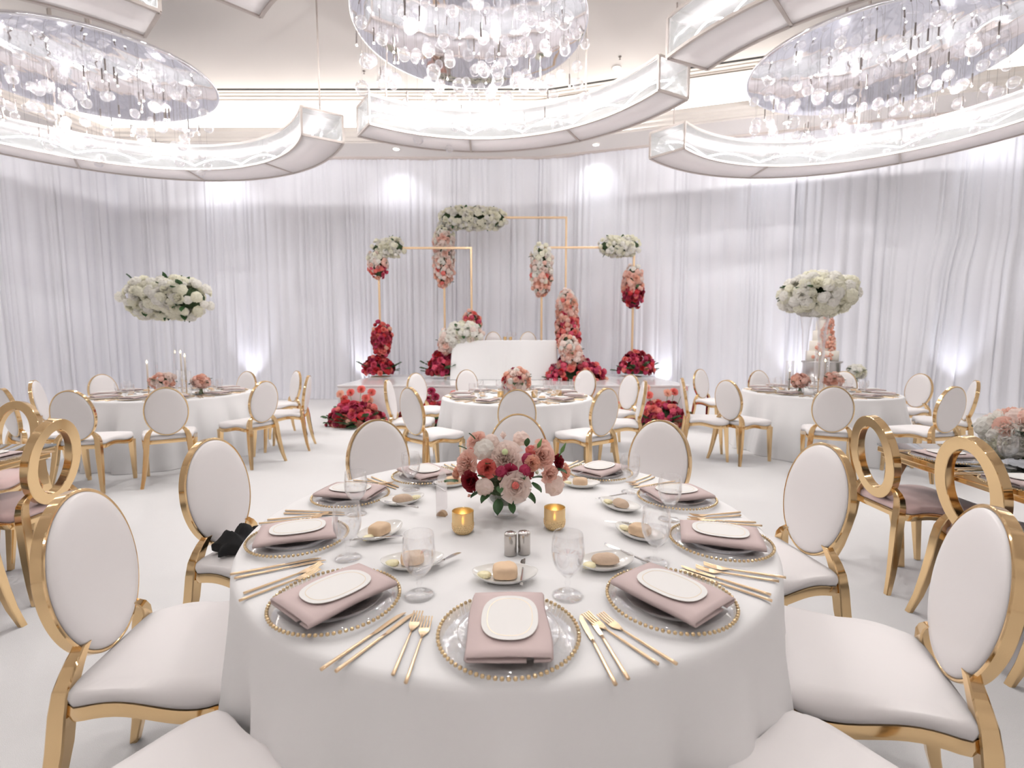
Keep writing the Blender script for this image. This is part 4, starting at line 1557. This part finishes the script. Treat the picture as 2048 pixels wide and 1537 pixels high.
LEAVES = [(925, 965, -.06, (-1, -.3, -.1), .06), (920, 966, -.04, (-1, -.2, 0), .05), (985, 985, -.11, (-.5, -.6, -.6), .07), (1000, 1000, -.11, (-.1, -.7, -.8), .075), (975, 958, -.10, (-.6, -.6, .2), .05), (1000, 975, -.12, (.1, -1, -.5), .05),
          (1058, 968, -.11, (.6, -.5, -.6), .06), (1050, 985, -.08, (.5, -.4, -.8), .06), (1045, 990, -.06, (.8, -.3, -.7), .05), (1050, 895, -.05, (.1, -.4, 1), .045), (1105, 940, -.06, (.8, -.6, -.4), .05), (1060, 958, -.1, (1, -.6, .1), .05),
          (955, 880, -.03, (-.6, -.3, .6), .04), (940, 900, -.03, (-.9, -.3, .3), .04), (1020, 1005, -.1, (.2, -.6, -.9), .055), (965, 985, -.09, (-.7, -.5, -.5), .05), (985, 930, -.09, (-.6, -.8, .1), .04), (1040, 955, -.11, (.3, -1, -.2), .04), (1005, 940, .15, (0, 1, -.2), .07), (960, 940, .1, (-1, .7, -.2), .07), (1065, 940, .1, (1, .7, -.2), .07)]
for px, py, dy, d, s in LEAVES:
    O('leaf', LEAF, t, M=aimy(Cp(px, py, dy), Vector(d) + Vector((0, 0, .25)), s * .85))
for px, py, qx, qy in ((1075, 884, 1066, 905), (1118, 893, 1108, 915)):
    a_, b_ = Cp(px, py, -.04), Cp(qx, qy, -.05)
    O('lily_bud', M1('lily_bud', tube([tuple(b_), tuple(b_.lerp(a_, .35)), tuple(b_.lerp(a_, .6)), tuple(b_.lerp(a_, .85)), tuple(a_ + (a_ - b_) * .3)], [.0015, .0025, .0075, .006, .001], 8), STEMG), t)
for k in range(7):
    a = k * .9
    O('stem', M1('stem', tube([(.02 * cos(a), .02 * sin(a), .042), (.05 * cos(a + 1), .05 * sin(a + 1), .10)], .003, 5), STEMG), t)

# votives, shakers, sign, black cloth
def votive_parts():
    b = MB()
    pr = [(.001, .001), (.024, .001), (.030, .006), (.0335, .016), (.0345, .03), (.0345, .068), (.035, .072), (.0335, .072), (.0328, .068), (.0328, .03), (.030, .012), (.001, .007)]
    b.add(*lathe(pr, 40, True, False))
    cup = b.mesh('votive_cup', VOTIVE)
    dots = MB()
    for row in range(4):
        for k in range(26):
            a = 2 * pi * (k + row * .5) / 26
            r = (.0316, .0337, .0345, .0347)[row]
            z = .011 + row * .0065
            dots.add(*ball(.0022, 1, (r * cos(a), r * sin(a), z)))
    dm = dots.mesh('embossed_dots', FLATGOLD)
    wax = M1('tealight', lathe([(.001, .012), (.019, .012), (.019, .028), (.018, .030), (.001, .029)], 20), WAX)
    fl_ = M1('flame', tube([(0, 0, .03), (0, 0, .036), (0, 0, .043), (0, 0, .054)], [.0015, .0045, .004, .0003], 8), FLAME)
    return [('cup', cup, -1), ('embossed_dots', dm, 0), ('tealight', wax, -1), ('flame', fl_, 2)]


VOT = votive_parts()
for px, py, w in ((926, 1066, 'left'), (1109, 1058, 'right')):
    q = ray(px, py, TOPZ)
    r_ = spawn(VOT, 'votive_candle', f'gold glass votive with lit tealight {w} of the near flower bowl', 'candle', 'gold votive candles', (q.x, q.y, TOPZ + .001), 0, 1.08)
    light('votive_flame_light', 'POINT', (0, 0, .045), .006, (1, .7, .35), r_, shadow_soft_size=.006)
SHK = M1('shaker_body', lathe([(.001, 0), (.0165, 0), (.018, .002), (.018, .058), (.0175, .062), (.0155, .065), (.014, .065)], 32, True, False), STEEL)
SHT = M1('shaker_top', lathe([(.0142, .063), (.0142, .0655), (.008, .067), (.001, .067)], 24), SILVER)
hol = MB()
for k in range(5):
    a = 2 * pi * k / 5
    hol.add(*ball(.0012, 1, (.005 * cos(a), .005 * sin(a), .0668)))
HOL = hol.mesh('holes', DARK)
for px, py, w in ((1021, 1110, 'left'), (1048, 1108, 'right')):
    q = ray(px, py, TOPZ)
    spawn([('body', SHK, -1), ('top', SHT, -1), ('pour_holes', HOL, 1)], 'shaker', f'{w} one of the two hammered steel salt and pepper shakers', 'shaker', 'salt and pepper shakers', (q.x, q.y - .0, TOPZ + .001), 0, 1.08)


def arch_sign(q, rz, label, group, h=.17, w=.10, s=1.):
    t = thing('table_sign', label, 'sign', group, q, rz)
    P = [(-w / 2, .012), (w / 2, .012)] + [(w / 2 * cos(a), h - w / 2 + w / 2 * sin(a)) for a in (pi * k / 16 for k in range(17))]
    O('acrylic_sheet', M1('acrylic_sheet', loft([[(x, -.0015, z) for x, z in P], [(x, .0015, z) for x, z in P]]), ACRYLIC, False), t)
    hb = []
    for x in (-.011, .011):
        hb.append([(x, .019 * cos(pi * k / 10), .019 * sin(pi * k / 10)) for k in range(11)])
    O('wooden_holder', M1('wooden_holder', loft(hb), WOOD, False), t)
    t.scale = (s,) * 3
    return t


q = ray(884, 1032, TOPZ)
arch_sign((q.x, q.y, TOPZ + .001), rad(75), 'clear arched acrylic table sign in a half-round wooden holder', None)

# black cloth on the seat of the left chair
q = ray(484, 1090, .54)
rnd = random.Random(4)
V_, F_ = ball(1, 4)
V_ = [(x * .10 * (1 + .2 * sin(6 * y + 2 * z)), y * .075 * (1 + .25 * sin(7 * x + 1)), .055 * (z + .4 * abs(sin(5 * x + 3 * y)) * (z > 0)) * (1 + .3 * sin(9 * x + 4 * y))) for x, y, z in V_]
V_ = [(x, y, max(z, -.012)) for x, y, z in V_]
tag(O('black_bag', M1('black_bag', (V_, F_), BLACKCL), loc=(q.x, q.y, .535), rot=(0, 0, .5)), 'crumpled black cloth bag on the seat of the chair left of the near table', 'bag')

# ------------------------------------------------------------------ things on the other tables
def taper(loc, label, group, h=.26, stick=.10, flame=True, hurricane=None):
    t = thing('taper_candle', label, 'candle', group, loc)
    O('candlestick', M1('candlestick', lathe([(.001, 0), (.035, 0), (.035, .006), (.008, .012), (.006, .03), (.010, .04), (.006, .05), (.006, stick - .02), (.013, stick - .012), (.014, stick), (.001, stick)], 20), FLATGOLD), t)
    c = O('candle', M1('taper', lathe([(.010, stick - .008), (.010, stick + h * .9), (.006, stick + h), (.001, stick + h)], 14), WAX), t)
    if flame:
        O('flame', M1('flame', tube([(0, 0, stick + h), (0, 0, stick + h + .01), (0, 0, stick + h + .02), (0, 0, stick + h + .04)], [.002, .009, .007, .0005], 8), FLAME), c)
    if hurricane:
        r, hh = hurricane
        O('glass_chimney', M1('glass_chimney', lathe([(r, .0), (r, hh), (r - .003, hh), (r - .003, .0)], 28, False, False), CLEAR), t)
    return t


def posy(loc, label, group, pal, r, h, n, size, seed, vase='cube'):
    t = thing('flower_posy', label, 'flowers', group, loc)
    if vase == 'cube':
        O('glass_vase', M1('glass_vase', lathe([(.001, 0), (.042, 0), (.045, .004), (.045, .10), (.043, .10), (.042, .008), (.001, .008)], 24, True, False), CLEAR), t)
    else:
        O('glass_vase', M1('glass_bowl', lathe([(.001, 0), (.05, 0), (.05, .004), (.02, .014), (.025, .026), (.06, .045), (.075, .09), (.073, .09), (.058, .05), (.001, .036)], 24, True, False), CLEAR), t)
    for k in range(8):
        a = k * .8
        O('stem', M1('stem', tube([(.025 * cos(a + 2), .025 * sin(a + 2), .012), (.02 * cos(a), .02 * sin(a), .12)], .004, 5), STEMG), t)
    mound(label, (loc[0], loc[1], loc[2] + h), r, r, r * .8, pal, n, size, seed, kinds=('rose', 'ruffle', 'rose2'), sprigs=0, leaves=8, full=True, parentthing=t, ck=.45)
    return t


def onT(px, py, Y):
    return at(px, py, Y)


posy((.06, T1[1] - .05, TOPZ), 'bowl of coral, ivory and red roses on the middle table', None, lambda z: ROSY + PALE + [('red', 1.5), ('magenta', 1), ('white', 2)], .17, .20, 46, .095, 61, 'bowl')
LT, RT = 'left round table', 'right round table'
def xy_at(px, Y):
    return ((px - 1024) / FPX * (Y * cos(PIT) + .05), Y)


PK = lambda z: [('blush', 5), ('peach', 1), ('ivory', 3)]
P2_ = lambda z: [('blush', 5), ('peach', 2), ('ivory', 1)]
for px, Y, lab, pal, sd, r in ((326, 6.05, 'round posy of pale peach carnations on the left table', PK, 62, .13), (402, 6.0, 'pink posy with green stems in a clear vase on the left table', P2_, 63, .095),
                               (1600, 6.15, 'peach and pink posy with green stems in a clear vase on the right table', P2_, 64, .105), (1664, 6.3, 'low pale pink posy behind the squarely seen chair on the right table', PK, 65, .11)):
    x, y = xy_at(px, Y)
    posy((x, y, TOPZ), lab, 'small pink posies on the side tables', pal, r, .17, 26, .075, sd)
for px, Y, hh, st, lab, hur in ((297, 6.0, .30, .10, 'tall white taper candle at the left of the posies on the left table', None), (365, 6.25, .34, .18, 'taller rear one of the paired taper candles on the left table', (.06, .30)),
                                (373, 6.05, .30, .18, 'front one of the paired taper candles on the left table', (.06, .30)), (1578, 6.3, .22, .06, 'taper candle in a glass chimney left of the posies on the right table', (.05, .42)),
                                (1636, 6.1, .30, .20, 'tall taper on a gold stick in the middle of the right table', (.055, .56)), (1648, 6.5, .24, .16, 'shorter taper behind the gold stick on the right table', (.05, .46))):
    x, y = xy_at(px, Y)
    taper((x, y, TOPZ + .001), lab, 'taper candles on the side tables', hh, st, True, hur)

# tall arrangements: clear stand with a cream flower box (left), clear trumpet vases with a cream cloud (right)
lc = at(334, 597, 6.3)
t = garland('wide box-shaped cloud of cream roses on a clear stand over the left table', [(lc.x - .36, lc.y, lc.z, .245), (lc.x, lc.y, lc.z, .245), (lc.x + .36, lc.y, lc.z, .245)], lambda t: CREAMS, 150, .135, 71, kinds=('hirose', 'ruffle', 'ruffle2'), leaves=26, name='tall_flower_arrangement')
for dx in (-.12, .12):
    for dy in (-.1, .1):
        O('clear_leg', M1('clear_leg', box(0, 0, 0, .022, .022, lc.z - .16 - TOPZ, .002, 1), CLEAR, False), t, loc=(.36 + dx, dy, -(lc.z - TOPZ) / 2 - .08))
O('clear_base', M1('clear_base', box(0, 0, 0, .32, .28, .012, .002, 1), CLEAR, False), t, loc=(.36, 0, TOPZ + .008 - lc.z))
rc = at(1635, 586, 6.4)
t = mound('round cloud of cream hydrangea and roses on clear trumpet vases over the right table', (rc.x, rc.y, rc.z - .02), .45, .36, .25, lambda z: CREAMS, 150, .16, 72, kinds=('ruffle', 'ruffle2', 'hirose'), sprigs=0, leaves=16, full=True, name='tall_flower_arrangement')
hgt = rc.z - .15 - TOPZ
TRUMP = M1('trumpet_vase', lathe([(.001, 0), (.06, 0), (.06, .006), (.022, .02), (.018, .05), (.022, hgt * .35), (.045, hgt * .7), (.10, hgt), (.097, hgt), (.043, hgt * .7), (.019, hgt * .35), (.014, .05), (.001, .04)], 32, True, False), CLEAR)
for dx, dy in ((-.13, 0), (.05, -.05), (.15, .08)):
    O('trumpet_vase', TRUMP, t, loc=(dx, dy, TOPZ + .002 - (rc.z - .02)))

# middle table details
for px, Y, w in ((1001, 5.72, 'left'), (1069, 5.72, 'right'), (1117, 5.85, 'far right')):
    x, y = xy_at(px, Y)
    spawn(VOT, 'votive_candle', f'small gold votive {w} of the bouquet on the middle table', 'candle', 'gold votive candles', (x, y, TOPZ + .001), 0, 1.05)
x, y = xy_at(1010, 5.85)
tag(O('place_card', M1('place_card', box(0, 0, .065, .09, .003, .13, .001, 1), PAPER, False), loc=(x, y, TOPZ + .001), rot=(0, 0, .3)), 'upright white card left of the bouquet on the middle table', 'card')
for k, (px, Y) in enumerate(((1102, 5.9), (1120, 6.0), (1142, 5.8), (1155, 6.05))):
    x, y = xy_at(px, Y)
    tag(O('champagne_flute', FLU, loc=(x, y, TOPZ + .001)), ('leftmost', 'second', 'third', 'rightmost')[k] + ' clear flute right of the bouquet on the middle table', 'glass', 'flutes on the middle table')

# wedding cake
cx_, cy_ = 5.22, 8.1
t = thing('cake_table', 'small round cake table under white cloth behind the right table', 'table', None, (cx_, cy_, 0))
O('table_top', M1('cake_top', lathe([(.001, .74), (.44, .74), (.44, .76), (.001, .76)], 40), WOOD), t)
O('pedestal', M1('pedestal', lathe([(.2, 0), (.2, .02), (.04, .06), (.04, .74)], 20), SOCKET), t)
tag(O('tablecloth', cloth('cake_cloth', circ(.45), .77, 31, 11, .06, .02, 160), loc=(cx_, cy_, 0)), 'white cloth on the small cake table', 'tablecloth')
tag(O('cake_stand', M1('cake_stand', lathe([(.001, 0), (.30, 0), (.30, .02), (.27, .04), (.27, .30), (.30, .32), (.30, .34), (.001, .34)], 48), mat('brushed_pewter', (.55, .53, .52), .3, .9)), loc=(cx_, cy_, .775)), 'round silver drum stand under the wedding cake', 'stand')
t = thing('wedding_cake', 'five-tier white wedding cake with a cascade of peach sugar flowers', 'cake', None, (cx_, cy_, 1.115))
z = 0
for r, h in ((.235, .17), (.19, .17), (.15, .17), (.11, .17), (.075, .15)):
    O('tier', M1('cake_tier', lathe([(.001, z), (r, z), (r + .003, z + .006), (r + .003, z + h - .01), (r - .006, z + h), (.001, z + h)], 40), CAKEW), t)
    z += h
rnd = random.Random(8)
for i in range(95):
    u = i / 95
    zz = .84 - .82 * u
    r = .075 + (.235 - .075) * u
    a = -1.1 - 1.1 * u + rnd.uniform(-.8, .8) * (1.1 - .3 * u)
    o = Vector((cos(a), sin(a), .25))
    O('sugar_flower', bloom('ruffle' if i % 3 else 'rose', rnd.choice(['peach', 'blush', 'peach'])), t, M=aim(Vector((cos(a) * (r + .015), sin(a) * (r + .015), zz)), o, rnd.uniform(.022, .036), i))
wf = posy((cx_ + .40, cy_ - .28, .775), 'white roses beside the cake stand', None, lambda z: [('white', 3), ('cream', 3)], .12, .17, 22, .11, 73)

# on the stage table
for px, w in ((1010, 'left'), (1021, 'right')):
    p = at(px, 668, 9.95)
    spawn(VOT, 'votive_candle', f'{w} of the two small votives on the sweetheart table', 'candle', 'gold votive candles', (p.x, p.y, SZ + .791))
for px, w in ((1018, 'first'), (1028, 'second')):
    p = at(px, 668, 9.85)
    spawn(GOBLET, 'water_goblet', f'{w} clear goblet between the chairs on the sweetheart table', 'glass', 'goblets on the sweetheart table', (p.x, p.y, SZ + .791), 0)

# right mirrored table: two settings, goblet, flowers
MT = 'the right mirrored table'
for k, (px, py, s) in enumerate(((1890, 915, 'far end seat'), (2052, 968, 'frame edge seat'))):
    c = ray(px, py, .785)
    setting((c.x, c.y), (c.x + 1, c.y), MT, s, 0, idx=k, zt=.769, cutlery=True)
q = ray(2012, 935, .77)
spawn(GOBFULL, 'water_goblet', 'goblet full of water on the right mirrored table', 'glass', 'goblets on the mirrored tables', (q.x, q.y, .770), 0)
q = ray(1975, 912, .77)
one('bread_dish', DISH, 'white bread dish on the right mirrored table', 'dish', None, (q.x, q.y, .770), .4)
one('bread_roll', ROLLS[0], 'pale bread roll on the right mirrored table', 'bread', None, (q.x - .01, q.y, .779), .4)
q = ray(2020, 925, .77)
fx, fy = 2.82, 2.62
posy((fx, fy, .770), 'bowl of white and blush roses on the right mirrored table', None, lambda z: ([('white', 4), ('cream', 2)] if z < .35 else [('blush', 4), ('ivory', 3), ('white', 1)]), .16, .155, 44, .10, 74, 'bowl')
t = thing('glass_cylinder_vase', 'clear cylinder vase at the right edge on the mirrored table', 'vase', None, (2.60, 2.26, .770))
O('cylinder', M1('cylinder', lathe([(.001, 0), (.045, 0), (.045, .30), (.042, .30), (.042, .008), (.001, .008)], 28, True, False), CLEAR), t)
MT2 = 'the left mirrored table'
c = ray(-25, 918, .785)
setting((c.x, c.y), (c.x - 1, c.y), MT2, 'frame edge seat', 0, idx=2, zt=.769)
q = ray(12, 895, .77)
spawn(GOBFULL, 'water_goblet', 'goblet full of water on the left mirrored table', 'glass', 'goblets on the mirrored tables', (q.x - .25, q.y, .770), 0)
